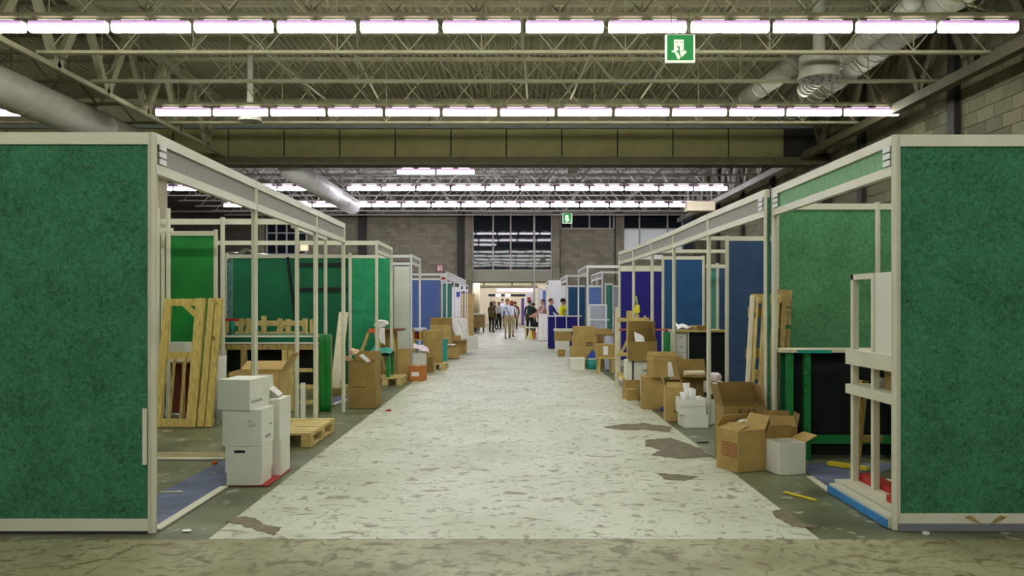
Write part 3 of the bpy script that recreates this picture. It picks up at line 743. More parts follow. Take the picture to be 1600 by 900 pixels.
# ================================================================ cartons, pallets, timber
def carton(name, label, cx, cy, z, w, d, h, rz=0.0, m=None, flaps=None, fl=None, lid=0.0, handle=None, tape=True, marks=(), tag_at=None, group=None, inside=None, cat='box', flapm=None):
    """cardboard box. cx,cy = centre, z = base. flaps = dict side->angle out of vertical; lid = depth of an overlapping lid"""
    m = m or M_card; inside = inside or M_cardin
    t = thing(name, label, cat, (cx, cy, z), rz, group)
    T = 0.006; a, b = w/2, d/2
    if flaps is not None:
        bd = MB()
        bd.box(-a, a, -b, b, 0, T); bd.box(-a, a, -b, -b+T, T, h); bd.box(-a, a, b-T, b, T, h); bd.box(-a, -a+T, -b+T, b-T, T, h); bd.box(a-T, a, -b+T, b-T, T, h)
        body = bd.build('body', m, t, True)
        MB().box(-a+T+0.001, a-T-0.001, -b+T+0.001, b-T-0.001, T+0.001, h*0.3).build('inner_floor', inside, t, True)
        for sname, ang in flaps.items():
            L = fl or (min(d, w)/2)
            out = {'F': Vector((0,-1,0)), 'B': Vector((0,1,0)), 'L': Vector((-1,0,0)), 'R': Vector((1,0,0))}[sname]
            along = Vector((0,0,1)).cross(out)
            hw = (a if sname in 'FB' else b) - 0.003
            hinge = out*(b if sname in 'FB' else a) + Vector((0,0,h))
            an = math.radians(ang); dr = Vector((0,0,1))*math.cos(an) + out*math.sin(an); nn = dr.cross(along).normalized()*0.0025
            q = [hinge-along*hw, hinge+along*hw, hinge+along*(hw-0.012)+dr*L, hinge-along*(hw-0.012)+dr*L]
            MB().add([p-nn for p in q]+[p+nn for p in q], [(0,3,2,1),(4,5,6,7),(0,1,5,4),(1,2,6,5),(2,3,7,6),(3,0,4,7)]).build('flap', flapm or m, t, True)
    else:
        wob = MB().box(-a, a, -b, b, 0, h); body = wob.build('body', m, t, True)
        if tape and not lid:
            MB().box(-0.025, 0.025, -b-0.0012, b+0.0012, h-0.05, h+0.0012).build('tape', M_tape if m is not M_wbox else M_paper, body, True)
    if lid:
        MB().box(-a-0.008, a+0.008, -b-0.008, b+0.008, h-lid, h+0.004).build('lid', m, t, True)
    if handle:
        hx, hz, hw, hh = handle
        off = 0.009 if lid and hz > h-lid else 0.001
        MB().box(hx-hw/2, hx+hw/2, -b-off, -b+0.002, hz-hh/2, hz+hh/2).build('handle_hole', M_ink, body, True)
    for mk in marks:
        face, u, zz, mw, mh, mm = mk[:6]
        lines = mk[6] if len(mk) > 6 else 1
        for k in range(lines):
            zc = zz - k*mh*1.8
            ln = MB(); rd = random.Random(int((u+zz)*1000)+k); x = u-mw/2
            off = 0.010 if lid else 0.0018
            while x < u+mw/2:
                e = min(x+mw*rd.uniform(0.08, 0.2), u+mw/2)
                s0, s1 = (-b-off, -b) if face == 'F' else (None, None)
                if face == 'F': ln.box(x, e, -b-off, -b, zc-mh/2, zc+mh/2)
                elif face == 'R': ln.box(a, a+off, x, e, zc-mh/2, zc+mh/2)
                elif face == 'L': ln.box(-a-off, -a, x, e, zc-mh/2, zc+mh/2)
                x = e + mw*0.04
            ln.build('print', mm, body, True)
    if tag_at:
        face, u, zz, mw, mh = tag_at
        q = MB()
        if face == 'F': q.box(u-mw/2, u+mw/2, -b-0.002, -b, zz-mh/2, zz+mh/2)
        elif face == 'L': q.box(-a-0.002, -a, u-mw/2, u+mw/2, zz-mh/2, zz+mh/2)
        else: q.box(a, a+0.002, u-mw/2, u+mw/2, zz-mh/2, zz+mh/2)
        q.build('paper_label', M_paper, body, True)
    return t
def fcx(x0, x1, Y): return (XX(x0, Y)+XX(x1, Y))/2
def cart_px(name, label, x0, x1, ytop, ybot, Y, d, **kw):
    """front face measured x0..x1, ytop..ybot at depth Y"""
    w = abs(XX(x1, Y)-XX(x0, Y)); z = max(0.0, ZZ(ybot, Y)) if 'z' not in kw else kw.pop('z')
    h = ZZ(ytop, Y)-z
    return carton(name, label, fcx(x0, x1, Y), Y+d/2, z, w, d, h, **kw)
def crumple(name, label, c, r, m, cat, squash=(1,1,1), seed=0, amp=0.3, group=None, sub=2):
    rd = random.Random(seed); bm = bmesh.new(); bmesh.ops.create_icosphere(bm, subdivisions=sub, radius=1.0)
    for v in bm.verts:
        k = 1 + rd.uniform(-amp, amp); v.co = Vector((v.co.x*r*squash[0]*k, v.co.y*r*squash[1]*k, v.co.z*r*squash[2]*k))
    lo = min(v.co.z for v in bm.verts)
    for v in bm.verts: v.co.z -= lo
    me = bpy.data.meshes.new(name); bm.to_mesh(me); bm.free(); me.materials.append(m)
    o = bpy.data.objects.new(name, me); COL.objects.link(o); o.location = c
    return tag(o, label, cat, group)
def cloth(name, label, corners, m, cat, nx=14, ny=10, wave=0.03, seed=0, thick=0.004, group=None):
    """draped sheet over a bilinear patch of 4 corner points with folds"""
    a, b, c, d = [Vector(p) for p in corners]; rd = random.Random(seed); ph = [rd.uniform(0, 6) for _ in range(4)]
    mb = MB(); mb.sm = True
    n = (b-a).cross(d-a).normalized()
    for s in (0, 1):
        for i in range(nx+1):
            for j in range(ny+1):
                u, v = i/nx, j/ny
                p = a*(1-u)*(1-v)+b*u*(1-v)+c*u*v+d*(1-u)*v
                p = p + n*(wave*(math.sin(u*11+ph[0]+v*2)+0.6*math.sin(v*9+ph[1]+u*4)) + s*thick)
                mb.v.append(tuple(p))
    N = (nx+1)*(ny+1)
    for i in range(nx):
        for j in range(ny):
            q = (i*(ny+1)+j, (i+1)*(ny+1)+j, (i+1)*(ny+1)+j+1, i*(ny+1)+j+1)
            mb.f.append(q); mb.f.append(tuple(k+N for k in q)[::-1])
    edge = [i*(ny+1) for i in range(nx+1)] + [nx*(ny+1)+j for j in range(1, ny+1)] + [i*(ny+1)+ny for i in range(nx-1, -1, -1)] + [j for j in range(ny-1, 0, -1)]
    for k in range(len(edge)):
        p, q = edge[k], edge[(k+1) % len(edge)]; mb.f.append((p, q, q+N, p+N)[::-1])
    return tag(mb.build(name, m), label, cat, group)
def pallet(label, loc, rot=(0,0,0), L=1.2, W=0.9, m=None, nb=7, hh=0.14, group=None, dark=None):
    """deck boards across x, three stringers along y"""
    m = m or M_pineX
    t = thing('pallet', label, 'pallet', loc, 0, group); t.rotation_euler = rot
    bw_ = L/nb*0.84
    me = MB().box(-W/2, W/2, 0, bw_, 0, 0.02).mesh('deck_board', m)
    for k in range(nb): inst('deck_board', me, t, (0, k*(L-bw_)/(nb-1), hh-0.02 - (k % 3)*0.0015), (0,0,random.uniform(-0.006,0.006)))
    sm = MB().box(-0.045, 0.045, 0, L, hh-0.042, hh-0.0225).mesh('stringer_board', m)
    bm_ = MB().box(-0.05, 0.05, -0.06, 0.06, 0.02, hh-0.043).mesh('block', dark or m)
    rm = MB().box(-0.05, 0.05, 0, L, 0, 0.019).mesh('runner', m)
    for x in (-W/2+0.05, 0, W/2-0.05):
        inst('stringer_board', sm, t, (x, 0, 0)); inst('runner', rm, t, (x, 0, 0))
        for y in (0.06, L/2, L-0.06): inst('block', bm_, t, (x, y, 0))
    return t
def timber(root, a, b, w, h, m=None, name='timber', up=(0,0,1)): return MB().bar(a, b, w, h, up).build(name, m or M_pine, root)

# ---- left, stack of white boxes
tag(MB().box(XX(356, 6.3), -1.93, 6.28, 6.935, 0.0005, 0.007).build('base_board', M_red), 'thin red board under the white file boxes', 'board')
Yb = 6.27; sc_ = F/Yb
w0 = 56/sc_
xb = XX(380, Yb); S = 'stacked white file boxes'
carton('file_box', 'white file box with a dark handle slot, bottom of the front stack', xb, Yb+0.15, 0.008, w0-0.012, 0.285, 0.30, 0.02, M_wbox, lid=0.20, handle=(-0.03, 0.265, 0.085, 0.022), group=S)
carton('file_box', 'wide white file box in the middle of the front stack with faint side print', xb-0.01, Yb+0.16, 0.315, w0+0.03, 0.30, 0.285, -0.02, M_wbox, tape=False, marks=(('R', 0.0, 0.06, 0.12, 0.022, M_fasgrey),('R', 0.06, 0.15, 0.06, 0.012, M_fasgrey)), group=S)
carton('file_box', 'white file box with grey side lettering on top of the front stack', xb-0.05, Yb+0.17, 0.602, 0.265, 0.36, 0.235, -0.12, M_wbox, tape=False, marks=(('R', -0.05, 0.06, 0.2, 0.022, M_fasgrey),), group=S)
carton('file_box', 'white file box standing on the red board behind the front stack', -2.075, 6.79, 0.008, 0.27, 0.30, 0.30, 0.03, M_wbox, tape=False, group=S)
carton('file_box', 'tall white file box on the rear box of the pile', -2.08, 6.79, 0.309, 0.28, 0.31, 0.33, -0.02, M_wbox, tape=False, group=S)
carton('open_white_box', 'small white box with a slanting lid on the rear stack', -2.16, 6.82, 0.64, 0.18, 0.22, 0.08, 0.1, M_wbox, flaps={'L': 40, 'B': 10, 'R': 130}, fl=0.1, inside=M_wbox)
carton('carton', 'large brown open carton with one raised flap behind the white boxes', XX(403, 7.5), 7.55, 0, 0.46, 0.36, 0.80, 0.05, M_card, flaps={'R': 32, 'B': 70, 'F': 172, 'L': 150}, fl=0.2)
pallet('flat pine pallet on the floor behind the white boxes', (-2.47, 8.0, 0), W=0.88, L=1.06)
tag(MB().box(XX(453, 9.0), XX(460, 9.0), 9.45, 9.48, 0.0, 0.5).build('white_strip', M_white), 'short white board upright beside the workbench legs', 'board')

# ---- left, leaning timber frames
def lean_frame(label, x0, x1, Y, ztop, back, m, dx=0.0, rung=0.55, sw=0.11, bw2=0.085, brace=False):
    t = thing('timber_frame', label, 'crate', ((x0+x1)/2, Y, 0))  # leaning timber frame, filed under crates
    p = lambda x, z: (x + dx*z/ztop, Y + back*z/ztop, z)
    timber(t, p(x0+bw2/2, 0), p(x0+bw2/2, ztop), bw2, 0.05, m, 'stile', (0,1,0)); timber(t, p(x1-sw/2, 0), p(x1-sw/2, ztop), sw, 0.05, m, 'stile', (0,1,0))
    timber(t, p(x0+bw2, ztop-0.045), p(x1-sw, ztop-0.045), 0.045, 0.085, m, 'top_rail'); timber(t, p(x0+bw2, rung*ztop), p(x1-sw, rung*ztop), 0.045, 0.085, m, 'middle_rail')
    timber(t, p(x0+bw2, 0.05), p(x1-sw, 0.05), 0.045, 0.09, m, 'bottom_rail')
    if brace: timber(t, (x0+0.2, Y+back-0.03, ztop-0.02), (x1-0.06, Y+back-0.03, ztop-0.24), 0.03, 0.06, m, 'corner_brace')
    for fx_ in (0.36, 0.62):
        x = x0+(x1-x0)*fx_; timber(t, p(x, 0.08), p(x, rung*ztop), 0.03, 0.02, M_old, 'slat', (0,1,0))
    return t
M_stain = wood('knotty_yellow_timber', rgb(192, 170, 94), (4, 4, 0.8), 0.25)
lean_frame('yellow knotty timber frame leaning inside the booth beside the green wall', XX(240, 9.3), XX(306, 9.3), 9.3, ZZ(467, 9.5), 0.3, M_stain, brace=True)
q = thing('timber_frame', 'narrow yellow timber frame leaning next to the wide one', 'crate', (XX(318, 9.3), 9.3, 0))
for x in (XX(307, 9.35), XX(319, 9.35)): timber(q, (x+0.065, 9.32, 0), (x+0.09, 9.6, ZZ(467, 9.5)), 0.075, 0.05, M_stain, 'stile', (0,1,0))
for z in (0.06, 0.7, 1.44): timber(q, (XX(307, 9.3)+0.09, 9.34+0.18*z, z), (XX(321, 9.3)+0.08, 9.34+0.18*z, z), 0.03, 0.08, M_stain, 'rung')
st = thing('low_stand', 'small dark stand holding a white box behind the yellow frame', 'stand', (XX(276, 10.0), 10.0, 0))
for x in (258, 292):
    for y in (9.9, 10.15): timber(st, (XX(x, 10.0), y, 0), (XX(x, 10.0), y, 0.7), 0.03, 0.03, M_old, 'leg')
MB().box(XX(254, 10.0), XX(296, 10.0), 9.88, 10.18, 0.70, 0.72).build('top', M_old, st)
MB().box(XX(254, 10.0), XX(296, 10.0), 10.16, 10.18, 0.05, 0.7).build('back_panel', mat('rust_brown_board', rgb(110,58,34), 0.8), st)
carton('white_box', 'square white box on the small stand behind the yellow frame', XX(275.5, 9.95), 10.03, 0.721, 0.235, 0.22, 0.235, 0, M_wbox, tape=False)
sb = MB(); sb.sm = True
for i in range(9):
    a = i/8
    for z, x0, x1 in ((0.02, 331, 350), (0.8, 322, 346)):
        sb.v.append((XX(x0+(x1-x0)*a, 9.7), 9.72-0.08*math.sin(a*math.pi)+0.2*z, z))
sb.f = [(2*i, 2*i+2, 2*i+3, 2*i+1) for i in range(8)]
o = sb.build('curled_sheet', mat('grey_white_sheet', rgb(196, 198, 188), 0.6, 0.05)); so = o.modifiers.new('s', 'SOLIDIFY'); so.thickness = 0.006
tag(o, 'curled grey-white sheet standing beside the narrow timber frame', 'sheet')

# ---- left, covered workbench
wb = thing('workbench', 'timber workbench with green felt top and black hollow behind the pallet', 'workbench', (-3.0, 10.75, 0))
x0, x1, y0, y1, zt = XX(345, 10.8), XX(501, 10.8), 10.75, 11.5, 1.0
MB().box(x0, x1, y0, y1, zt-0.012, zt+0.005).build('felt_top', M_dkgreen, wb)
MB().box(x0, x1, y0-0.012, y0, zt-0.012, zt+0.012).build('white_edging', M_white, wb)
MB().box(x0, x1, y0-0.02, y0-0.006, zt-0.1, zt-0.08).build('white_edging', M_white, wb)
MB().box(x0, x1, y0-0.002, y0+0.02, zt-0.078, zt-0.013).build('felt_apron', M_dkgreen, wb)
MB().box(x0, x1, y0-0.005, y0+0.05, zt-0.18, zt-0.1).build('apron_rail', M_old, wb)
for x in (XX(378, 10.8), XX(442, 10.8), XX(452, 10.8), x1-0.06): MB().box(x, x+0.075, y0, y0+0.06, 0, zt-0.18).build('leg', M_old if x < -3.5 else M_pine, wb)
for x in (x0+0.1, x1-0.06): MB().box(x, x+0.06, y1-0.08, y1-0.02, 0, zt-0.013).build('leg', M_old, wb)
for z in (0.55, 0.33, 0.12): MB().box(XX(458, 10.8), x1-0.02, y0-0.01, y0+0.02, z-0.03, z+0.02).build('side_rail', M_pine, wb)
MB().box(x0, XX(458, 10.8), y0+0.3, y0+0.32, 0.02, zt-0.02).build('black_back', M_black, wb)  # black sheet set back inside the open bench
MB().box(XX(458, 10.8), x1-0.02, y0+0.3, y0+0.32, 0.3, zt-0.02).build('black_back', M_black, wb)
cloth('green_drape', 'emerald satin cloth hanging over the end of the workbench', [(x1+0.01, 10.72, 0.0), (x1+0.16, 10.72, 0.0), (x1+0.16, 10.72, zt+0.02), (x1+0.01, 10.72, zt+0.02)], M_satin, 'cloth', wave=0.006, thick=0.05)
fr = thing('timber_rack', 'low yellow timber rack standing behind the workbench', 'rack', (XX(425, 12.2), 12.2, 0))
xa, xb2 = XX(367, 12.2), XX(480, 12.2)
for z in (ZZ(505, 12.2), ZZ(522, 12.2), ZZ(545, 12.2)): MB().box(xa, xb2, 12.2, 12.24, z-0.045, z+0.035).build('rail', M_pineX, fr)
for x in (377, 388, 413, 438, 477): MB().box(XX(x, 12.2)-0.035, XX(x, 12.2)+0.035, 12.16, 12.198, 0, ZZ(498 if x != 413 else 494, 12.2)).build('upright', M_pine, fr)
for x in (377, 438, 477): MB().box(XX(x, 12.2)-0.035, XX(x, 12.2)+0.035, 12.6, 12.66, 0, ZZ(500, 12.2)).build('upright', M_pine, fr)
MB().box(xa, xb2, 12.24, 12.66, ZZ(524, 12.2), ZZ(524, 12.2)+0.02).build('shelf', M_old, fr)
timber(fr, (XX(430, 12.2), 12.3, ZZ(520, 12.2)+0.02), (XX(448, 12.2), 12.3, ZZ(511, 12.2)+0.03), 0.05, 0.04, M_pale, 'offcut')
tr = thing('tool_rack', 'slim rack with teal tools and a red bar beside the workbench', 'rack', (XX(358, 11.9), 11.9, 0))
MB().box(XX(354, 11.9), XX(362, 11.9), 11.9, 11.95, 0, ZZ(405, 11.9)).build('upright', mat('speckled_teal_strip', rgb(86,120,118), 0.6, 0.5, 20), tr)
MB().box(XX(340, 11.9), XX(374, 11.9), 11.86, 11.898, ZZ(502, 11.9), ZZ(498, 11.9)).build('red_bar', M_red, tr)
for x, y in ((363, 516), (355, 520), (348, 516)): MB().tube([(XX(x, 11.86), 11.84, ZZ(y, 11.86)), (XX(x, 11.86), 11.84, ZZ(502, 11.86))], [0.03, 0.038], 10).build('tool_handle', M_tealp if x == 363 else M_pine, tr)
pl = thing('leaning_plank', 'pale painted plank leaning by the booth post beyond the workbench', 'plank', (XX(530, 12.9), 12.9, 0))
timber(pl, (XX(528, 12.9), 12.7, 0.10), (XX(531, 12.9), 13.2, ZZ(489, 12.9)), 0.15, 0.03, M_pale, 'plank', (0,1,0))
for z in (0.35, 0.75): MB().box(XX(525, 12.8), XX(530, 12.8), 12.66+z*0.4, 12.69+z*0.4, z, z+0.015).build('screw_hole', M_ink, pl)
MB().box(XX(520, 12.8), XX(540, 12.8), 12.6, 12.95, 0.0, 0.1).build('foot_block', M_old, pl)
bd = thing('floor_boards', 'blue-grey boards and white offcuts on the floor past the drape', 'board', (XX(525, 12), 11.7, 0))
MB().box(XX(519, 11.8), XX(535, 11.8), 11.5, 12.4, 0.0, 0.02).build('board', M_bluecarp, bd); MB().bar((XX(522, 11.4), 11.3, 0.012), (XX(538, 11.8), 11.9, 0.012), 0.05, 0.02).build('offcut', M_white, bd)

# ---- left aisle cartons
Yc = 11.0
carton('carton', 'tall taped brown carton with small print at the booth corner', XX(566, Yc), Yc+0.18, 0, 0.39, 0.34, 0.34, -0.06, M_card2, tape=True, marks=(('F', -0.03, 0.29, 0.18, 0.012, M_ink),))
carton('carton', 'open brown carton with a raised flap stacked on the tall taped carton', XX(566, Yc), Yc+0.18, 0.342, 0.38, 0.33, 0.30, -0.06, M_card2, flaps={'B': 18, 'L': 62, 'R': 6}, fl=0.13)
cloth('white_paper_sheet', 'white paper hanging over the open carton edge', [P(561, 556, 10.98), P(567, 553, 10.98), P(580, 565, 10.95), P(573, 567, 10.95)], M_paper, 'paper', wave=0.004, nx=6, ny=6, thick=0.002)
crumple('crumpled_paper', 'peach crumpled paper in the open carton beside the green felt', P(553, 556, 11.2), 0.055, mat('peach_paper', rgb(226, 190, 160), 0.8), 'paper', (1.2, 0.8, 0.9), 3)
pallet('pine pallet under the teal-topped table', (-2.27, 14.07, 0), W=0.6, L=0.73, nb=5)
tt = thing('side_table', 'dark table draped with shiny teal plastic standing on a pallet', 'table', (XX(592, 14.2), 14.2, 0.14))
MB().box(XX(574, 14.2), XX(609, 14.2), 14.15, 14.75, ZZ(556, 14.2), ZZ(552, 14.2)).build('top', M_black, tt)
cl = cloth('teal_cover', 'x', [(XX(572, 14.13), 14.1, ZZ(555, 14.13)), (XX(609, 14.13), 14.1, ZZ(553, 14.13)), (XX(609, 14.13), 14.7, ZZ(547, 14.13)), (XX(575, 14.13), 14.7, ZZ(546, 14.13))], M_tealp, 'cover', wave=0.012)
for k in ('label', 'category'): del cl[k]
cl.parent = tt; cl.location = -Vector(tt.location)
for x, y in ((581, 14.2), (606, 14.2), (581, 14.7), (606, 14.7)): MB().box(XX(x, 14.2)-0.03, XX(x, 14.2)+0.03, y-0.03, y+0.03, 0.14, ZZ(556, 14.2)).build('leg', M_black if x < 600 else M_greenp, tt)
tv = thing('sawhorse', 'wooden trestle with an orange cap behind the teal table', 'trestle', (XX(578, 14.95), 14.95, 0))
for dx, y in ((-0.16, 14.85), (0.12, 14.85), (-0.16, 15.02), (0.12, 15.02)): timber(tv, (XX(580, 14.9)+dx*2.4, y-0.0, 0), (XX(582, 14.9)+dx*0.5, (y+14.93)/2, ZZ(520, 14.9)), 0.045, 0.045, M_pine, 'leg')
MB().box(XX(577, 14.9), XX(588, 14.9), 14.86, 15.0, ZZ(520, 14.9), ZZ(514, 14.9)).build('orange_cap', mat('orange_paint', rgb(226, 100, 40), 0.5), tv)
rt = thing('display_table', 'brown-topped wooden table with splayed legs by the white panel', 'table', (XX(610, 15.4), 15.4, 0))
MB().box(XX(590, 15.4), XX(629, 15.4), 15.2, 15.85, ZZ(517, 15.4), ZZ(514, 15.4)).build('top', mat('brown_table_top', rgb(120, 74, 50), 0.6), rt)
MB().box(XX(600, 15.4), XX(613, 15.4), 15.3, 15.7, 0.3, ZZ(518, 15.4)).build('carcass', M_card2, rt)
for x, b in ((614, 620), (594, 592)):
    for y in (15.3, 15.7): timber(rt, (XX(b, 15.4), y, 0), (XX(x, 15.4), y, ZZ(518, 15.4)), 0.06, 0.06, M_pine, 'leg')
cloth('white_cloth', 'white cloth hanging over the brown table edge beside the trestle', [P(591, 536, 15.16), P(602, 540, 15.16), P(601, 513, 15.17), P(592, 513, 15.17)], M_paper, 'cloth', wave=0.006, nx=8, ny=8)
crumple('folded_cloth', 'heap of white cloth on the brown table', (XX(596, 15.4), 15.4, ZZ(514, 15.4)+0.001), 0.11, M_paper, 'cloth', (1.2, 0.7, 0.8), 9)
cart_px('carton', 'plain upright brown carton standing before the white panel', 621, 639, 546, 580, 15.1, 0.3, z=0.0)
carton('carton', 'orange-brown carton with a white address label on the aisle edge', -1.80, 15.05, 0, 0.28, 0.3, 0.285, -0.05, M_cardor, tag_at=('F', -0.03, 0.13, 0.14, 0.08), marks=())
carton('carton', 'squat brown carton under the pinkish cloth', XX(668, 16.7), 16.9, 0, 0.2, 0.36, 0.33, 0, M_card2)
carton('white_box', 'plain white carton beside the squat brown carton', XX(654.5, 16.2), 16.35, 0, 0.25, 0.3, 0.44, 0, M_wbox, tape=False)
cloth('pale_cloth', 'pinkish white cloth thrown over the white carton', [P(645, 543, 16.15), P(672, 553, 16.3), P(668, 541, 16.9), P(646, 538, 16.9)], M_pink, 'cloth', wave=0.012)
carton('carton', 'tall brown carton standing on a small pallet near the pale blue panel', XX(676, 17.4), 17.75, 0.14, 0.34, 0.5, 0.72, 0, M_card, tape=False)
pallet('small pine pallet under the tall brown carton', (XX(678, 17.4), 17.35, 0), W=0.5, L=0.8, nb=5)
tc = thing('shelf_crate', 'white-rimmed crate with red and yellow goods behind the pinkish cloth', 'crate', (XX(655, 18.0), 18.0, 0))
for x in (646, 663):
    for y in (17.95, 18.25): MB().box(XX(x, 18.0)-0.02, XX(x, 18.0)+0.02, y-0.02, y+0.02, 0, ZZ(514, 18.0)).build('leg', M_pine, tc)
MB().box(XX(645, 18.0), XX(664, 18.0), 17.93, 18.27, ZZ(517, 18.0), ZZ(513, 18.0)).build('rim', M_coolwhite, tc); MB().box(XX(645, 18.0), XX(664, 18.0), 17.95, 18.25, ZZ(532, 18.0), ZZ(530, 18.0)).build('shelf', M_pine, tc)
for k, (x, mm) in enumerate(((649, M_red), (653, mat('maroon', rgb(110, 30, 50), 0.6)), (657, M_yellow), (661, M_red))): MB().box(XX(x, 18)-0.026, XX(x, 18)+0.026, 18.0, 18.15, ZZ(530, 18.0), ZZ(519, 18.0)).build('goods', mm, tc)
cart_px('carton', 'big brown carton with dark top band on the aisle near the blue panel', 672, 704, 508, 539, 21.5, 0.6, z=0.1, m=M_card)
cart_px('carton', 'shallow dark brown carton on the big banded carton', 672, 704, 497, 508, 21.5, 0.5, m=M_card2, z=ZZ(508, 21.5)+0.003)
pallet('low pallet under the banded carton', (XX(688, 21.4), 21.4, 0), W=0.7, L=0.8, nb=5, hh=0.1)
cart_px('crate', 'small teal crate beside the banded carton', 688, 698, 530, 545, 19.9, 0.35, m=M_tealp, tape=False, z=0.0, cat='crate')
cart_px('carton', 'brown carton with white papers on top at the aisle edge', 697, 716, 541, 560, 20.95, 0.4, m=M_card)
cloth('paper_pile', 'white papers lying on the aisle-edge carton', [P(697, 540, 20.9), P(715, 540, 20.9), P(713, 538, 21.3), P(698, 538, 21.3)], M_paper, 'paper', wave=0.01)
cloth('white_sheet', 'white sheet draped down over boxes beside the tall double carton', [P(712, 532, 23.3), P(734, 532, 23.3), P(729, 497, 23.37), P(703, 496, 23.37)], M_paper, 'cloth', wave=0.03, nx=18)
cart_px('carton', 'carton hidden under the white sheet', 706, 728, 496, 552, 23.45, 0.5, m=M_card, z=0.0)
carton('carton', 'open brown carton with spread flaps before the white sheet', XX(712, 22.6), 22.8, 0, 0.3, 0.34, 0.38, 0.1, M_card, flaps={'F': 80, 'R': 60, 'L': 40, 'B': 10}, fl=0.16)
carton('open_white_box', 'shallow white box with upright lid standing on the aisle', XX(737, 25.9), 26.1, 0, 0.38, 0.35, 0.2, 0, M_wbox, flaps={'B': 5, 'L': 3, 'R': 50}, fl=0.2)
cart_px('crate', 'tall brown packing case, lower of the double case by the pier', 718, 739, 480, 524, 37.0, 0.8, m=M_card, tape=False, z=0.0, cat='packing case')
cart_px('crate', 'upper brown packing case topping the double case by the pier', 719, 740, 459, 479.3, 37.0, 0.8, m=M_card, tape=False, cat='packing case')
ct = thing('counter', 'olive wooden counter on dark legs beyond the packing case', 'counter', (XX(751, 41), 41, 0))
MB().box(XX(740, 41), XX(757, 41), 41, 41.8, 0.25, ZZ(492, 41)).build('body', M_old, ct); MB().box(XX(739, 41), XX(758, 41), 40.95, 41.85, ZZ(492, 41), ZZ(490, 41)).build('top', M_white, ct)
for x in (742, 755):
    for y in (41.1, 41.7): MB().box(XX(x, 41)-0.03, XX(x, 41)+0.03, y-0.03, y+0.03, 0, 0.25).build('leg', M_dark, ct)

# ---- right, near shelf unit
su = thing('shelf_unit', 'cream shelf unit of post frames with white panel beside the end panel', 'shelf unit', (2.6, 5.6, 0))
zs1, zs2 = ZZ(552, 6.1), ZZ(606, 6.1)
for x, y, zt in ((2.62, 6.15, ZZ(430, 6.15)), (2.62, 5.8, ZZ(428, 5.8)), (3.05, 6.15, zs1), (3.05, 5.25, zs1)): MB().box(x-0.022, x+0.022, y-0.022, y+0.022, 0.075, zt).build('upright', M_alu, su)
MB().box(2.598, 2.642, 5.82, 6.17, ZZ(438, 6.1), ZZ(430, 6.15)).build('top_rail', M_alu, su)
MB().box(2.605, 2.63, 5.15, 5.778, ZZ(556, 5.6), ZZ(428, 5.8)).build('side_board', M_white, su)
MB().box(2.56, 3.08, 5.15, 6.18, zs1-0.01, zs1+0.02).build('shelf', M_alu, su)
MB().box(2.56, 2.6, 5.15, 6.18, zs1-0.09, zs1-0.01).build('shelf_edge', M_alu, su)
MB().box(2.56, 3.08, 5.15, 6.18, zs2-0.05, zs2+0.02).build('shelf', M_alu, su)
MB().box(2.6, 3.08, 5.2, 5.8, 0.075, 0.09).build('base_board', M_alu, su)
MB().box(2.65, 2.75, 5.5, 6.14, 0.075, 0.135).build('red_base', M_red, su); MB().box(2.56, 2.75, 5.42, 5.5, 0.075, 0.12).build('red_base', M_red, su)
MB().box(2.485, 3.1, 5.15, 6.2, 0.0, 0.074).build('plinth', M_alu, su)
carton('carton', 'brown carton on the middle shelf of the cream shelf unit', 2.84, 5.52, zs2+0.021, 0.34, 0.5, 0.2, 0, M_card, tape=False)
carton('carton', 'tall brown board carton standing inside the cream shelf unit', 2.89, 5.5, 0.092, 0.25, 0.5, 0.64, 0, M_card, tape=False)
crumple('plastic_bag', 'crumpled white plastic bag on the shelf beside the green bench', (2.735, 5.96, zs2+0.021), 0.055, M_paper, 'bag', (1.1, 1.1, 0.6), 5)
cu = thing('paper_cup', 'white tapered bin with a purple mark on the cream shelf', 'bin', (2.72, 6.0, zs2+0.021))
MB().tube([(2.93, 6.0, zs2+0.021), (2.93, 6.0, zs2+0.14)], [0.045, 0.08], 14).build('body', M_white, cu); MB().box(2.9, 2.96, 5.925, 5.945, zs2+0.03, zs2+0.08).build('mark', mat('plum', rgb(110, 20, 70), 0.5), cu)
lt = thing('leaning_board', 'slanted brown timber board leaning behind the shelf unit', 'board', (2.8, 6.4, 0))
timber(lt, (XX(1334, 6.4), 6.4, 0.006), (XX(1354, 6.4), 6.45, zs2+0.02), 0.05, 0.06, M_old, 'board', (0,1,0)); timber(lt, (XX(1334, 6.4), 6.42, 0.35), (XX(1380, 6.4), 6.42, 0.35), 0.04, 0.05, M_old, 'rail')
# green bench
gb = thing('bench', 'green painted timber bench with black cloth front before the green felt wall', 'bench', (3.0, 7.35, 0))
zb = ZZ(549, 7.3)
MB().box(XX(1220, 7.3), 3.6, 7.28, 7.55, zb-0.015, zb+0.015).build('top', M_pale, gb)
MB().box(XX(1246, 7.27), XX(1300, 7.27), 7.27, 7.3, zb-0.02, zb+0.008).build('teal_tape', M_tealp, gb)
for x in (1234, 1261, 1400): MB().box(XX(x, 7.34)-0.028, XX(x, 7.34)+0.028, 7.32, 7.38, 0 if x != 1234 else 0.2, zb-0.015).build('leg', M_greenp, gb)
for x in (1234, 1400): MB().box(XX(x, 7.34)-0.028, XX(x, 7.34)+0.028, 7.47, 7.53, 0, zb-0.015).build('leg', M_greenp, gb)
MB().box(XX(1226, 7.36), 3.58, 7.385, 7.41, 0.14, 0.22).build('lower_rail', M_greenp, gb)
MB().box(XX(1232, 7.42), 3.58, 7.42, 7.44, 0.03, zb-0.015).build('black_cloth', M_black, gb)
MB().box(XX(1222, 7.4), XX(1240, 7.4), 7.44, 7.46, 0.03, zb-0.015).build('green_cloth', M_dkgreen, gb)
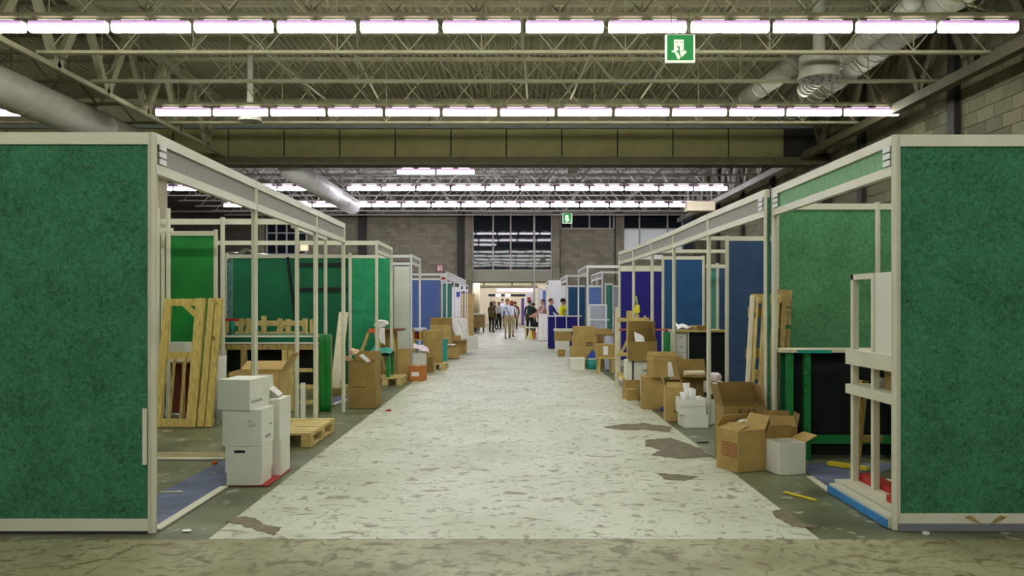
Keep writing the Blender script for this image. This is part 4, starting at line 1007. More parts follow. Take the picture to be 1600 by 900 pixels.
yb = MB().bar((XX(1302, 7.0), 7.1, 0.02), (XX(1345, 7.0), 6.85, 0.02), 0.07, 0.03).build('yellow_plank', M_yellow); tag(yb, 'short yellow plank on the dark carpet before the green bench', 'plank')
# leaning pallets
def lean(label, xb_, Yb_, xt, zt, L, W, mm, dark=None, roll=0.0, nb=8):
    """pallet standing on its end at (xb_,Yb_), top leaning sideways to xt"""
    t = pallet(label, (XX(xb_, Yb_), Yb_, 0.03), L=L, W=W, m=mm, nb=nb, dark=dark)
    tilt = math.atan2(XX(xt, Yb_)-XX(xb_, Yb_), zt)
    t.rotation_euler = (Matrix.Rotation(tilt, 3, 'Y') @ Matrix.Rotation(math.radians(84), 3, 'X') @ Matrix.Rotation(roll, 3, 'Z')).to_euler()
    return t
lp = thing('pallet', 'upright pine pallet leaning between the blue panel and the green felt wall', 'pallet', (XX(1185, 7.6), 7.6, 0))
zt = ZZ(459, 7.75); pt = lambda x, z, dy=0.0: (XX(x, 7.65) + XX(803+24, 7.65)*(z/zt), 7.58+dy+0.22*z/zt, z)
for k, (x, w, mm, dy) in enumerate(((1159, 0.035, M_pale, 0), (1166, 0.03, M_pine, 0.0), (1183, 0.075, M_pine, 0.02), (1198, 0.06, M_pine, 0.02), (1211, 0.04, M_old, 0.03))):
    timber(lp, pt(x, 0.0, dy), pt(x, zt-0.02-0.02*(k%2), dy), w, 0.04, mm, 'deck_board', (0,1,0))
for z in (0.12, 0.75, zt-0.05): timber(lp, pt(1162, z, 0.06), pt(1212, z, 0.06), 0.06, 0.09, M_pine, 'stringer')
for z in (0.1, 0.35, 0.6, 0.85, 1.1, 1.32, 1.48): timber(lp, pt(1212, z-0.09, 0.1), pt(1212, z+0.09, 0.1), 0.18, 0.05, M_old, 'block', (0,1,0))
for z in (0.05, 0.5, 0.95, 1.35): timber(lp, pt(1160, z, 0.13), pt(1216, z, 0.13), 0.02, 0.1, M_old, 'back_board')

# ---- right, near cartons
carton('carton', 'brown carton with red-brown printed panel and open flaps on the aisle edge', 1.972, 6.96, 0, 0.30, 0.28, 0.35, math.radians(25), M_card, flaps={'L': -70, 'B': -30, 'R': 30, 'F': -62}, fl=0.13, marks=(('L', -0.03, 0.235, 0.2, 0.012, M_inkred, 6),))
t = carton('open_white_box', 'white open box with one brown flap folded out beside the printed carton', 2.315, 6.83, 0, 0.24, 0.24, 0.265, math.radians(12), M_wbox, flaps={'R': 66, 'B': -20}, fl=0.13, inside=M_card, flapm=M_card)
carton('carton', 'wide-open brown carton with black marker scrawl behind the printed carton', XX(1164, 7.25), 7.41, 0, 0.39, 0.28, 0.50, math.radians(2), M_card2, flaps={'L': 14, 'B': -6, 'R': -16}, fl=0.2)
mk = MB()
for k, (dx, seq) in enumerate(((0.0, ((0,0.04),(0.035,0.0),(0.018,0.02),(0.0,0.0),(0.035,0.04))), (0.05, ((0,0.02),(0.012,0.026),(0.022,0.016))), (0.085, ((0,0.0),(0.012,0.038),(0.03,0.0))), (0.128, ((0.03,0.04),(0.0,0.036),(0.024,0.022),(0.028,0.004),(0.0,0.0))))):
    pts = [(-0.06+dx+a, -0.14-0.003, 0.435+b) for a, b in seq]
    for p_, q_ in zip(pts, pts[1:]): mk.bar(p_, q_, 0.003, 0.009, (0,1,0))
low = [o for o in COL.objects if o.get('label', '').startswith('wide-open brown carton')][0]
mk.build('marker_scrawl', M_ink, [c for c in low.children if c.name.startswith('body')][0], True)
carton('carton', 'small brown open carton between the scrawled carton and the green bench', XX(1217, 7.15), 7.11, 0, 0.235, 0.23, 0.36, math.radians(-6), M_card2, flaps={'R': 14, 'L': 8, 'B': 12, 'F': -40}, fl=0.11)
crumple('paper_wad', 'white paper wad in the printed carton', (2.0, 7.0, 0.33), 0.05, M_paper, 'paper', (1.1, 0.8, 0.9), 11)
# white boxes by the booth posts
Y1 = 9.26
carton('white_box', 'long white carton under the box of wrapped tubes', XX(1087, Y1), Y1+0.15, 0, 0.28, 0.3, 0.15, 0.05, M_wbox, tape=False)
carton('open_white_box', 'white open carton full of wrapped tubes', XX(1084, Y1), Y1+0.16, 0.152, 0.3, 0.3, 0.175, -0.05, M_wbox, flaps={'F': 178, 'B': 150, 'L': 176, 'R': 170}, fl=0.08, inside=M_wbox)
for k, (x, y, zt_, r) in enumerate(((1.985, 9.35, 0.407, 0.042), (2.05, 9.48, 0.497, 0.042), (2.075, 9.35, 0.452, 0.032), (2.135, 9.48, 0.422, 0.03), (2.16, 9.35, 0.36, 0.03))):
    tb_ = MB(); tb_.sm = True
    tb_.tube([(x, y, 0.222), (x-0.002, y, zt_*0.6+0.09), (x-0.008, y+0.008, zt_)], [r*0.7, r*0.75, r], 12)
    tag(tb_.build('wrapped_tube', M_paper), 'white wrapped tube sticking out of the open carton', 'tube', 'wrapped tubes in the white carton')
carton('white_box', 'white carton at the bottom of the pile by the booth post', XX(1121, 9.6), 9.72, 0, 0.2, 0.3, 0.175, 0, M_wbox, tape=False)
carton('file_box', 'white file box with a dark side handle on the bottom carton', XX(1121, 9.6), 9.72, 0.176, 0.2, 0.3, 0.12, 0, M_wbox, tape=False, handle=(0.06, 0.07, 0.035, 0.05))
carton('white_box', 'black-lidded flat tray between white boxes', XX(1121, 9.6), 9.72, 0.297, 0.19, 0.3, 0.06, 0, M_black, tape=False)
carton('white_box', 'white carton topped with a pink bundle by the post', XX(1121, 9.6), 9.72, 0.358, 0.21, 0.3, 0.13, 0, M_wbox, tape=False)
crumple('pink_bundle', 'pale pink wrapped bundle lying on the top white carton', (XX(1119, 9.6), 9.72, 0.491), 0.085, M_pink, 'bundle', (1.1, 1, 0.7), 4, 0.12)
carton('carton', 'narrow brown carton with splayed flaps on the aisle edge', XX(1055, 9.8), 9.86, 0, 0.235, 0.28, 0.42, -0.1, M_card, flaps={'L': 14, 'R': -30, 'B': -45, 'F': -65}, fl=0.12, marks=(('F', 0.02, 0.14, 0.07, 0.012, M_ink, 2),))
carton('carton', 'broad dark carton with a gaping flap behind the wrapped tubes', XX(1092, 9.9), 10.2, 0, 0.42, 0.36, 0.52, 0.02, M_card2, flaps={'B': 10, 'F': 85, 'L': 12}, fl=0.2)
tag(MB().tube([(2.11, 9.9, 0.577), (2.36, 9.93, 0.577)], 0.032, 12).build('paper_roll', M_pale), 'pale cardboard roll lying across the gaping flap', 'roll')
Y2 = 10.9
carton('carton', 'tall brown carton with a long white label at the pile corner', XX(1022, Y2), Y2+0.17, 0, 0.31, 0.34, 0.44, -0.12, M_card, tape=False, tag_at=('L', 0.0, 0.3, 0.12, 0.22))
carton('carton', 'brown carton with a white half side atop the tall labelled carton', XX(1043, Y2-0.1), Y2+0.1, 0.441, 0.42, 0.36, 0.27, 0.05, M_card, flaps={'L': 172, 'R': 172, 'B': 20, 'F': 178}, fl=0.06, tag_at=('F', 0.1, 0.135, 0.2, 0.25), marks=())
carton('carton', 'brown carton propped open with papers showing on the white file cartons', 1.91, 11.92, 0.601, 0.42, 0.34, 0.28, -0.12, M_card2, flaps={'B': -10, 'R': -20}, fl=0.3)
cloth('loose_papers', 'white papers poking out of the propped-open carton', [(1.80, 11.86, 0.82), (1.96, 11.86, 0.82), (1.93, 11.92, 0.96), (1.79, 11.92, 1.02)], M_paper, 'paper', wave=0.006)
for k, (x0_, x1_, z0_, h_, lab) in enumerate(((980, 988, 0.36, 0.24, 'slim white file carton at the outer end of the row'), (991, 1003, 0.33, 0.26, 'white file carton in the middle of the row'), (1003, 1015, 0.30, 0.29, 'white file carton with black lettering and brown side'))):
    carton('file_carton', lab, fcx(x0_, x1_, 11.8), 12.0, 0.3125, abs(XX(x1_, 11.8)-XX(x0_, 11.8))-0.004, 0.36, 0.285, 0, M_wbox, tape=False, marks=(('F', 0.0, 0.15, 0.05, 0.012, M_ink, 2),) if k == 2 else (), group='white file cartons in a row')
carton('carton', 'low brown carton beneath the white file cartons', XX(997, 11.8), 12.0, 0, 0.36, 0.38, 0.31, 0, M_card, tape=True)
carton('carton', 'little brown carton on a white tray beside the planks', XX(993, 11.7)-0.09, 11.55, 0.05, 0.15, 0.18, 0.16, 0.1, M_card, tape=False)
tag(MB().box(XX(993, 11.7)-0.18, XX(993, 11.7)+0.0, 11.44, 11.66, 0.0, 0.05).build('white_tray', M_wbox), 'flat white tray under the little brown carton', 'tray')
tag(MB().box(XX(1032, 10.75), XX(1039, 10.75), 10.7, 10.76, 0.0, 0.05).build('blue_carton', M_royal), 'tiny blue box on the floor beside the narrow carton', 'box')
# counter in the right booth
cn = thing('counter', 'long wooden-topped counter with dark cloth front inside the blue booth', 'counter', (2.9, 11.6, 0))
zc = ZZ(518, 11.2)
MB().box(XX(1056, 11.6), XX(1136, 11.6), 11.64, 12.2, zc-0.03, zc).build('top', M_pineX, cn)
MB().box(XX(1074, 11.7), XX(1136, 11.7), 11.7, 11.73, 0.02, zc-0.03).build('cloth_front', M_black, cn)
MB().box(XX(1074, 11.7), XX(1076, 11.7), 11.68, 12.15, 0.0, zc-0.03).build('end_panel', M_white, cn); MB().box(XX(1133, 11.7), XX(1136, 11.7), 11.74, 12.15, 0.0, zc-0.03).build('end_panel', M_white, cn)
dw = thing('drawer_unit', 'white drawer unit beside the dark-fronted counter', 'drawers', (XX(1062, 11.65), 11.7, 0))
MB().box(XX(1053, 11.7), XX(1073, 11.7), 11.7, 12.1, 0, zc-0.04).build('body', M_white, dw)
for k in range(7): MB().box(XX(1054, 11.7), XX(1072, 11.7), 11.685, 11.699, 0.03+k*0.14, 0.155+k*0.14).build('drawer', M_white, dw); MB().box(XX(1061, 11.7), XX(1066, 11.7), 11.675, 11.684, 0.105+k*0.14, 0.12+k*0.14).build('handle', M_fasgrey, [c for c in dw.children if c.name.startswith('drawer')][-1])
cloth('papers', 'white papers spread on the wooden counter top', [(XX(1060, 11.6), 11.66, zc+0.03), (XX(1088, 11.6), 11.66, zc+0.03), (XX(1080, 11.6), 12.0, zc+0.06), (XX(1062, 11.6), 12.0, zc+0.09)], M_paper, 'paper', wave=0.015)
carton('flat_carton', 'flattened brown carton lying beside the papers on the counter', XX(1098, 11.6), 11.85, zc+0.001, 0.2, 0.3, 0.06, 0.2, M_card2, tape=False)
tag(MB().tube([(XX(1042, 11.6), 11.6, 0), (XX(1042, 11.6), 11.6, zc-0.03)], 0.05, 14).build('green_roll', M_greenp), 'upright green roll standing beside the drawer unit', 'roll')
# timber trestle stack
ts = thing('timber_trestle', 'tall yellow timber trestle with diagonal braces by the navy wall', 'trestle', (XX(985, 13.6), 13.6, 0))
Yt = 13.6
for x, zt_ in ((964, 480), (968, 486), (984, 486), (996, 492), (1013, 500)):
    MB().box(XX(x, Yt)-(0.03 if x != 984 else 0.05), XX(x, Yt)+(0.03 if x != 984 else 0.05), Yt+(0.0 if x != 968 else 0.35), Yt+(0.05 if x != 968 else 0.4), 0, ZZ(zt_, Yt)).build('upright', M_pale if x == 964 else M_pine, ts)
for y in (500, 554, 585): MB().box(XX(964, Yt), XX(1014 if y == 500 else 990, Yt), Yt-0.035, Yt, ZZ(y+3, Yt), ZZ(y-3, Yt)).build('rail', M_pineX, ts)
MB().box(XX(965, Yt), XX(1050, Yt), Yt+0.051, Yt+0.3, ZZ(517, Yt), ZZ(515, Yt)).build('red_shelf', mat('rust_red_board', rgb(176, 84, 44), 0.6), ts)
MB().bar((XX(970, Yt), Yt-0.05, ZZ(552, Yt)), (XX(983, Yt), Yt-0.05, ZZ(525, Yt)), 0.04, 0.03, (0,1,0)).build('brace', M_pine, ts)
MB().bar((XX(1006, Yt), Yt-0.05, ZZ(494, Yt)), (XX(1017, Yt), Yt-0.05, ZZ(512, Yt)), 0.04, 0.03, (0,1,0)).build('brace', M_pine, ts)
yy = crumple('yellow_tool', 'bright yellow tool perched on the timber trestle', (XX(996, Yt), Yt+0.02, ZZ(492, Yt)+0.001), 0.07, M_yellow, 'tool', (0.8, 0.4, 1.2), 21)
tag(MB().bar((XX(996, Yt), Yt+0.02, ZZ(477, Yt)), (XX(994, Yt), Yt+0.02, ZZ(463, Yt)), 0.025, 0.02).build('green_stick', mat('lime_plastic', rgb(190, 210, 70), 0.5)), 'lime handle rising from the yellow tool', 'handle')
for k, (xa_, ya_, xb_, yb_) in enumerate(((962, 588, 985, 604), (966, 586, 984, 596))):
    tag(MB().bar((XX(xa_, FY(ya_)), FY(ya_), 0.012+0.025*0), (XX(xb_, FY(yb_)), FY(yb_), 0.012), 0.08, 0.022).build('floor_plank', M_pale if k == 0 else M_yellow), ('pale plank lying on the floor at the foot of the trestle', 'yellowish plank lying beside the pale plank')[k], 'plank')

# ---- right, mid aisle pile
Y3 = 17.6
carton('white_box', 'low white carton at the foot of the carton tower', XX(902.5, Y3), Y3+0.2, 0, 0.32, 0.4, 0.24, 0, M_wbox, lid=0.05)
carton('carton', 'broad brown carton at the bottom of the tower', XX(914, Y3+0.45), Y3+0.68, 0, 0.62, 0.45, 0.47, 0, M_card)
carton('carton', 'brown carton with black marks in the middle of the tower', XX(914, Y3+0.45), Y3+0.68, 0.471, 0.52, 0.42, 0.25, 0.03, M_card, marks=(('F', 0.1, 0.09, 0.16, 0.03, M_ink, 2),))
carton('carton', 'brown carton crowning the tower', XX(913, Y3+0.45), Y3+0.68, 0.722, 0.48, 0.4, 0.21, -0.03, M_card)
tub = thing('tub', 'round turquoise tub beside the low white carton', 'tub', (XX(927, Y3), Y3, 0))
tbm = MB(); tbm.sm = True; tbm.tube([(XX(927, Y3), Y3+0.14, 0), (XX(927, Y3), Y3+0.14, 0.2)], [0.12, 0.145], 20); tbm.build('body', M_tealp, tub)
MB().tube([(XX(927, Y3), Y3+0.14, 0.19), (XX(927, Y3), Y3+0.14, 0.21)], 0.152, 20).build('rim', M_tealp, tub)
hs = thing('model_house', 'little blue-roofed model house on the turquoise tub', 'model', (XX(927, Y3), Y3+0.14, 0.212))
MB().box(XX(927, Y3)-0.1, XX(927, Y3)+0.1, Y3+0.05, Y3+0.23, 0.212, 0.25).build('walls', M_white, hs)
xh = XX(927, Y3); MB().add([(xh-0.13, Y3+0.03, 0.25), (xh+0.13, Y3+0.03, 0.25), (xh, Y3+0.03, 0.42), (xh-0.13, Y3+0.25, 0.25), (xh+0.13, Y3+0.25, 0.25), (xh, Y3+0.25, 0.42)], [(0,1,2),(5,4,3),(0,3,4,1),(1,4,5,2),(2,5,3,0)]).build('roof', M_royal, hs)
so_ = thing('stool', 'rough wooden stool under the labelled carton', 'stool', (XX(947, 16.5), 16.5, 0))
for x in (936, 957):
    for y in (16.45, 16.75): MB().box(XX(x, 16.5)-0.025, XX(x, 16.5)+0.025, y, y+0.05, 0, ZZ(561, 16.5)).build('leg', M_pine, so_)
MB().box(XX(933, 16.5), XX(960, 16.5), 16.43, 16.82, ZZ(561, 16.5), ZZ(558, 16.5)).build('seat', M_pineX, so_)
carton('carton', 'brown carton with a tall white label standing on the wooden stool', XX(946, 16.5), 16.63, ZZ(558, 16.5)+0.001, 0.36, 0.32, 0.26, 0, M_card, tag_at=('F', 0.0, 0.13, 0.1, 0.18))
carton('carton', 'opened low carton with a roll behind the wooden stool', XX(944, 18.7), 18.9, 0, 0.5, 0.5, 0.72, 0, M_card2, flaps={'L': 70, 'R': 60, 'B': 30}, fl=0.15)
tag(MB().tube([(XX(953, 17.3), 17.3, 0.0), (XX(953, 17.3), 17.5, 0.72)], 0.11, 16).build('felt_roll', M_lilac), 'grey felt roll standing beside the wooden stool', 'roll')
# leaning board
lb = thing('leaning_board', 'lilac grey board in a white frame leaning behind the carton tower', 'board', (XX(934, 20.5), 20.5, 0))
MB().box(XX(922, 20.5), XX(946, 20.5), 20.5, 20.52, 0.05, ZZ(478, 20.5)).build('board', M_lilac, lb)
for x in (921, 947): MB().box(XX(x, 20.5)-0.02, XX(x, 20.5)+0.02, 20.49, 20.53, 0, ZZ(476, 20.5)).build('stile', M_coolwhite, lb)
for y in (477, 500): MB().box(XX(921, 20.5), XX(952 if y == 500 else 947, 20.5), 20.485, 20.495, ZZ(y+1, 20.5), ZZ(y-1.3, 20.5)).build('rail', M_coolwhite, lb)
# navy counter, white draped table
nc = thing('counter', 'navy draped counter with white rim on the aisle edge', 'counter', (1.6, 25.9, 0))
MB().box(XX(857, 25.9), XX(908, 25.9), 25.9, 26.45, 0.02, ZZ(495, 25.9)).build('navy_skirt', M_navy, nc)
MB().box(XX(856, 25.9), XX(909, 25.9), 25.87, 26.48, ZZ(495, 25.9), ZZ(493.5, 25.9)).build('top', M_coolwhite, nc)
for x in (868, 885): MB().box(XX(x, 25.9)-0.012, XX(x, 25.9)+0.012, 25.885, 25.899, 0.02, ZZ(495, 25.9)).build('trim', M_coolwhite, nc)
wt = thing('draped_table', 'tall table under a white cloth beyond the navy counter', 'table', (1.2, 31.3, 0))
mbw = MB(); n_ = 40; cxw, cyw = XX(850, 31.3), 31.6
for z, gr in ((0.02, 1.12), (ZZ(491, 31.3), 1.0)):
    for k in range(n_):
        a = 2*math.pi*k/n_; wv = 1 + (0.06*math.sin(9*a) if z < 0.5 else 0)
        mbw.v.append((cxw+0.19*gr*wv*max(-1, min(1, 1.35*math.cos(a))), cyw+0.3*gr*wv*max(-1, min(1, 1.35*math.sin(a))), z))
mbw.f = [(k, (k+1) % n_, n_+(k+1) % n_, n_+k) for k in range(n_)] + [tuple(range(n_, 2*n_))]
mbw.build('white_cloth', M_paper, wt)
cart_px('white_box', 'white carton on the aisle beside the carton tower', 868, 890, 533, 549, 24.3, 0.4, m=M_wbox, tape=False, z=0.0)
cart_px('carton', 'shallow brown carton on the white aisle carton', 867, 893, 518, 532.5, 24.3, 0.45, m=M_card, tape=False, z=0.325)
cart_px('white_box', 'flat white lid resting on the shallow brown carton', 866, 895, 514, 517.5, 24.3, 0.45, m=M_wbox, tape=False, z=0.616)
cart_px('carton', 'small brown carton low beside the carton tower', 872, 883, 547, 557, 22.0, 0.25, m=M_card2, tape=False, z=0.0)
# bench far right
fb = thing('bench', 'low bench with a black case beyond the white draped table', 'bench', (XX(832, 33), 33, 0))
MB().box(XX(818, 33), XX(845, 33), 33, 33.4, ZZ(513, 33), ZZ(511, 33)).build('top', M_pale, fb)
for x in (822, 842): MB().box(XX(x, 33)-0.03, XX(x, 33)+0.03, 33.1, 33.3, 0, ZZ(513, 33)).build('leg', M_pine, fb)
carton('black_case', 'black case lying on the low bench', XX(837, 33), 33.2, ZZ(511, 33)+0.001, 0.36, 0.3, 0.2, 0, M_black, tape=False, cat='case')
carton('yellow_carton', 'yellow carton under the low bench', XX(829.5, 33), 33.2, 0, 0.1, 0.16, 0.36, 0, M_yellow, tape=False)
carton('carton', 'brown carton beside the yellow one under the low bench', XX(835, 33), 33.2, 0, 0.13, 0.16, 0.34, 0, M_cardor, tape=False)

# ---------------------------------------------------------------- signs
def poly_plate(root, pts, y, m, name):
    n = len(pts); b = MB(); b.v = [(x, y, z) for x, z in pts] + [(x, y+0.004, z) for x, z in pts]
    b.f = [tuple(range(n)), tuple(range(n, 2*n))[::-1]] + [(k, n+k, n+(k+1) % n, (k+1) % n) for k in range(n)]
    return b.build(name, m, root)
M_exitg = emit('exit_green', (0.004, 0.16, 0.032), 1.0); M_exitw = emit('exit_white', (0.66, 0.72, 0.55), 0.95)
for nm_ in ('exit_green', 'exit_white'): MATS[nm_].node_tree.nodes['Principled BSDF'].inputs['Base Color'].default_value = (0.02, 0.2, 0.05, 1) if nm_ == 'exit_green' else (0.7, 0.75, 0.6, 1)
def exit_sign(label, x0, x1, y0, y1, Y, reach=0.0):
    t = thing('exit_sign', label, 'sign', P((x0+x1)/2, y1, Y))
    W, H = XX(x1, Y)-XX(x0, Y), ZZ(y0, Y)-ZZ(y1, Y); ox, oz = XX(x0, Y), ZZ(y1, Y)
    U = lambda u, v: (ox+u*W, oz+(1-v)*H)                     # unit square, v down
    MB().box(ox, ox+W, Y, Y+0.05, oz, oz+H).build('case', M_exitw, t)
    poly_plate(t, [U(0.05, 0.02), U(0.94, 0.02), U(0.94, 0.94), U(0.05, 0.94)][::-1], Y-0.005, M_exitg, 'green_face')
    w = lambda pts, nm, m=M_exitw, dy=0.010: poly_plate(t, [U(a, b) for a, b in pts][::-1], Y-dy, m, nm)
    w([(0.28,0.19),(0.61,0.19),(0.61,0.56),(0.46,0.62),(0.28,0.48)], 'doorway')
    w([(0.50,0.58),(0.56,0.63),(0.61,0.58),(0.70,0.60),(0.70,0.66),(0.50,0.86),(0.47,0.70),(0.44,0.62)], 'arrow')
    w([(0.28,0.50),(0.36,0.48),(0.42,0.54),(0.34,0.66),(0.20,0.64),(0.20,0.60),(0.28,0.58)], 'running_arm')
    w([(0.32,0.68),(0.40,0.62),(0.48,0.80),(0.47,0.90),(0.41,0.90)], 'running_leg')
    G = dict(m=M_exitg, dy=0.014)
    w([(0.37,0.46),(0.41,0.42),(0.46,0.43),(0.48,0.48),(0.47,0.60),(0.50,0.74),(0.52,0.85),(0.49,0.82),(0.42,0.66),(0.36,0.66),(0.42,0.56),(0.43,0.48)], 'runner', **G)
    w([(0.34,0.27),(0.40,0.25),(0.40,0.31),(0.34,0.29)], 'door_mark', **G); w([(0.49,0.28),(0.57,0.26),(0.57,0.29),(0.50,0.31)], 'door_mark', **G)
    for u in (0.2, 0.8):
        if reach: MB().box(ox+u*W-0.006, ox+u*W+0.006, Y+0.019, Y+0.019+reach, CHORD+0.01, CHORD+0.022).build('bracket', M_beamd, t)
        MB().tube([(ox+u*W, Y+0.025, oz+H), (ox+u*W, Y+0.025, CHORD+0.02)], 0.006, 6).build('hanger', M_beamd, t)
exit_sign('large green running-man exit sign hung under the first fluorescent row', 1040, 1086, 54, 97, 11.82, 0.115)
exit_sign('small green running-man exit sign in front of the far block wall', 879, 894, 333, 349, 37.0)
sg = thing('number_sign', 'white sign with red border and black numeral on the far block wall', 'sign', P(687.5, 425, FARY-0.05))
MB().box(fx(682.5), fx(692.5), FARY-0.05, FARY-0.021, fz(424.5), fz(413.5)).build('red_border', M_red, sg)
MB().box(fx(683.7), fx(691.3), FARY-0.056, FARY-0.05, fz(423.5), fz(414.5)).build('white_face', M_pink, sg)
MB().box(fx(684.6), fx(690.4), FARY-0.06, FARY-0.056, fz(417), fz(415.6)).build('red_bar', M_red, sg)
fc = bpy.data.curves.new('numeral', 'FONT'); fc.body = '3'; fc.size = 0.24; fc.extrude = 0.003; fc.align_x = 'CENTER'
fo = bpy.data.objects.new('numeral_tmp', fc); COL.objects.link(fo)
me_ = bpy.data.meshes.new_from_object(fo.evaluated_get(bpy.context.evaluated_depsgraph_get())); bpy.data.objects.remove(fo); me_.materials.clear(); me_.materials.append(M_ink)
no = inst('numeral', me_, sg, (0, -0.016, 0.04), (math.pi/2, 0, 0))
wl = thing('small_lit_window', 'small yellow lit window on the far wall beyond the drapes', 'sign', P(476, 393, FARY-0.16))
MB().box(fx(469), fx(484), FARY-0.16, FARY-0.145, fz(393), fz(381)).build('case', M_pale, wl); MB().box(fx(470.5), fx(482.5), FARY-0.166, FARY-0.16, fz(391.5), fz(382.5)).build('lit_face', emit('warm_window_glow', (0.9, 0.75, 0.35), 0.8), wl)  # small lit window, built as a shallow case with a glowing face
# things in the room beyond
bk = thing('entry_frame', 'dark gantry with posters across the back room entrance', 'gantry', (0, 52, 0))
MB().box(XX(763, 52), XX(821, 52), 52, 52.2, ZZ(463.5, 52), ZZ(459.5, 52)).build('header', M_dark, bk)
for x in (765, 769): MB().box(XX(x, 52)-0.06, XX(x, 52)+0.06, 52, 52.2, 0, ZZ(463, 52)).build('post', M_plaster, bk)
MB().box(XX(814.5, 51.9), XX(819, 51.9), 51.9, 51.98, 0.1, ZZ(466, 51.9)).build('purple_banner', mat('purple_banner', rgb(96, 66, 150), 0.6), bk)
MB().box(XX(824, 51.9), XX(829.5, 51.9), 51.9, 51.98, ZZ(473.5, 51.9), ZZ(464.5, 51.9)).build('red_poster', M_red, bk); MB().box(XX(821, 51.99), XX(834, 51.99), 51.99, 52.1, 0, ZZ(458, 51.9)).build('white_panel', M_coolwhite, bk)
sf = thing('soffit_beam', 'olive soffit duct with a pinkish white band over the back room', 'duct', (XX(790, 44), 44, ZZ(457, 44)))
MB().box(XX(748, 44), XX(840, 44), 44, 44.5, ZZ(450, 44), ZZ(446, 44)).build('duct_body', M_beamd, sf)
MB().box(XX(776, 43.9), XX(836, 43.9), 43.9, 44.4, ZZ(456, 43.9), ZZ(450.5, 43.9)).build('pale_band', M_pink, sf)
for x in (756, 800, 832): MB().box(XX(x, 44)-0.04, XX(x, 44)+0.04, 44.2, 44.3, ZZ(446, 44), 3.199).build('hanger', M_beamd, sf)
for k, x in enumerate((778, 793)):
    lo_ = thing('spot_lamp', ('glowing lamp at the end of the dark gantry', 'glowing lamp over the middle of the dark gantry')[k], 'lamp', P(x, 462, 51.9))
    MB().tube([(XX(x, 51.85)-0.1, 51.85, ZZ(461.6, 51.85)), (XX(x, 51.85)+0.12, 51.85, ZZ(461.6, 51.85))], 0.05, 10).build('bulb', M_l2, lo_)
    MB().box(XX(x, 51.9)-0.16, XX(x, 51.9)+0.18, 51.9, 51.999, ZZ(463.2, 51.9), ZZ(460, 51.9)).build('reflector', M_fringe2, lo_)
bc = thing('round_pillar', 'pale round pillar beside the olive counter', 'pillar', (XX(744, 43.5), 43.5, 0))
pm = MB(); pm.sm = True; pm.tube([(XX(745, 43.5), 43.5, 0), (XX(745, 43.5), 43.5, 3.195)], 0.18, 20); pm.build('shaft', M_plaster, bc)

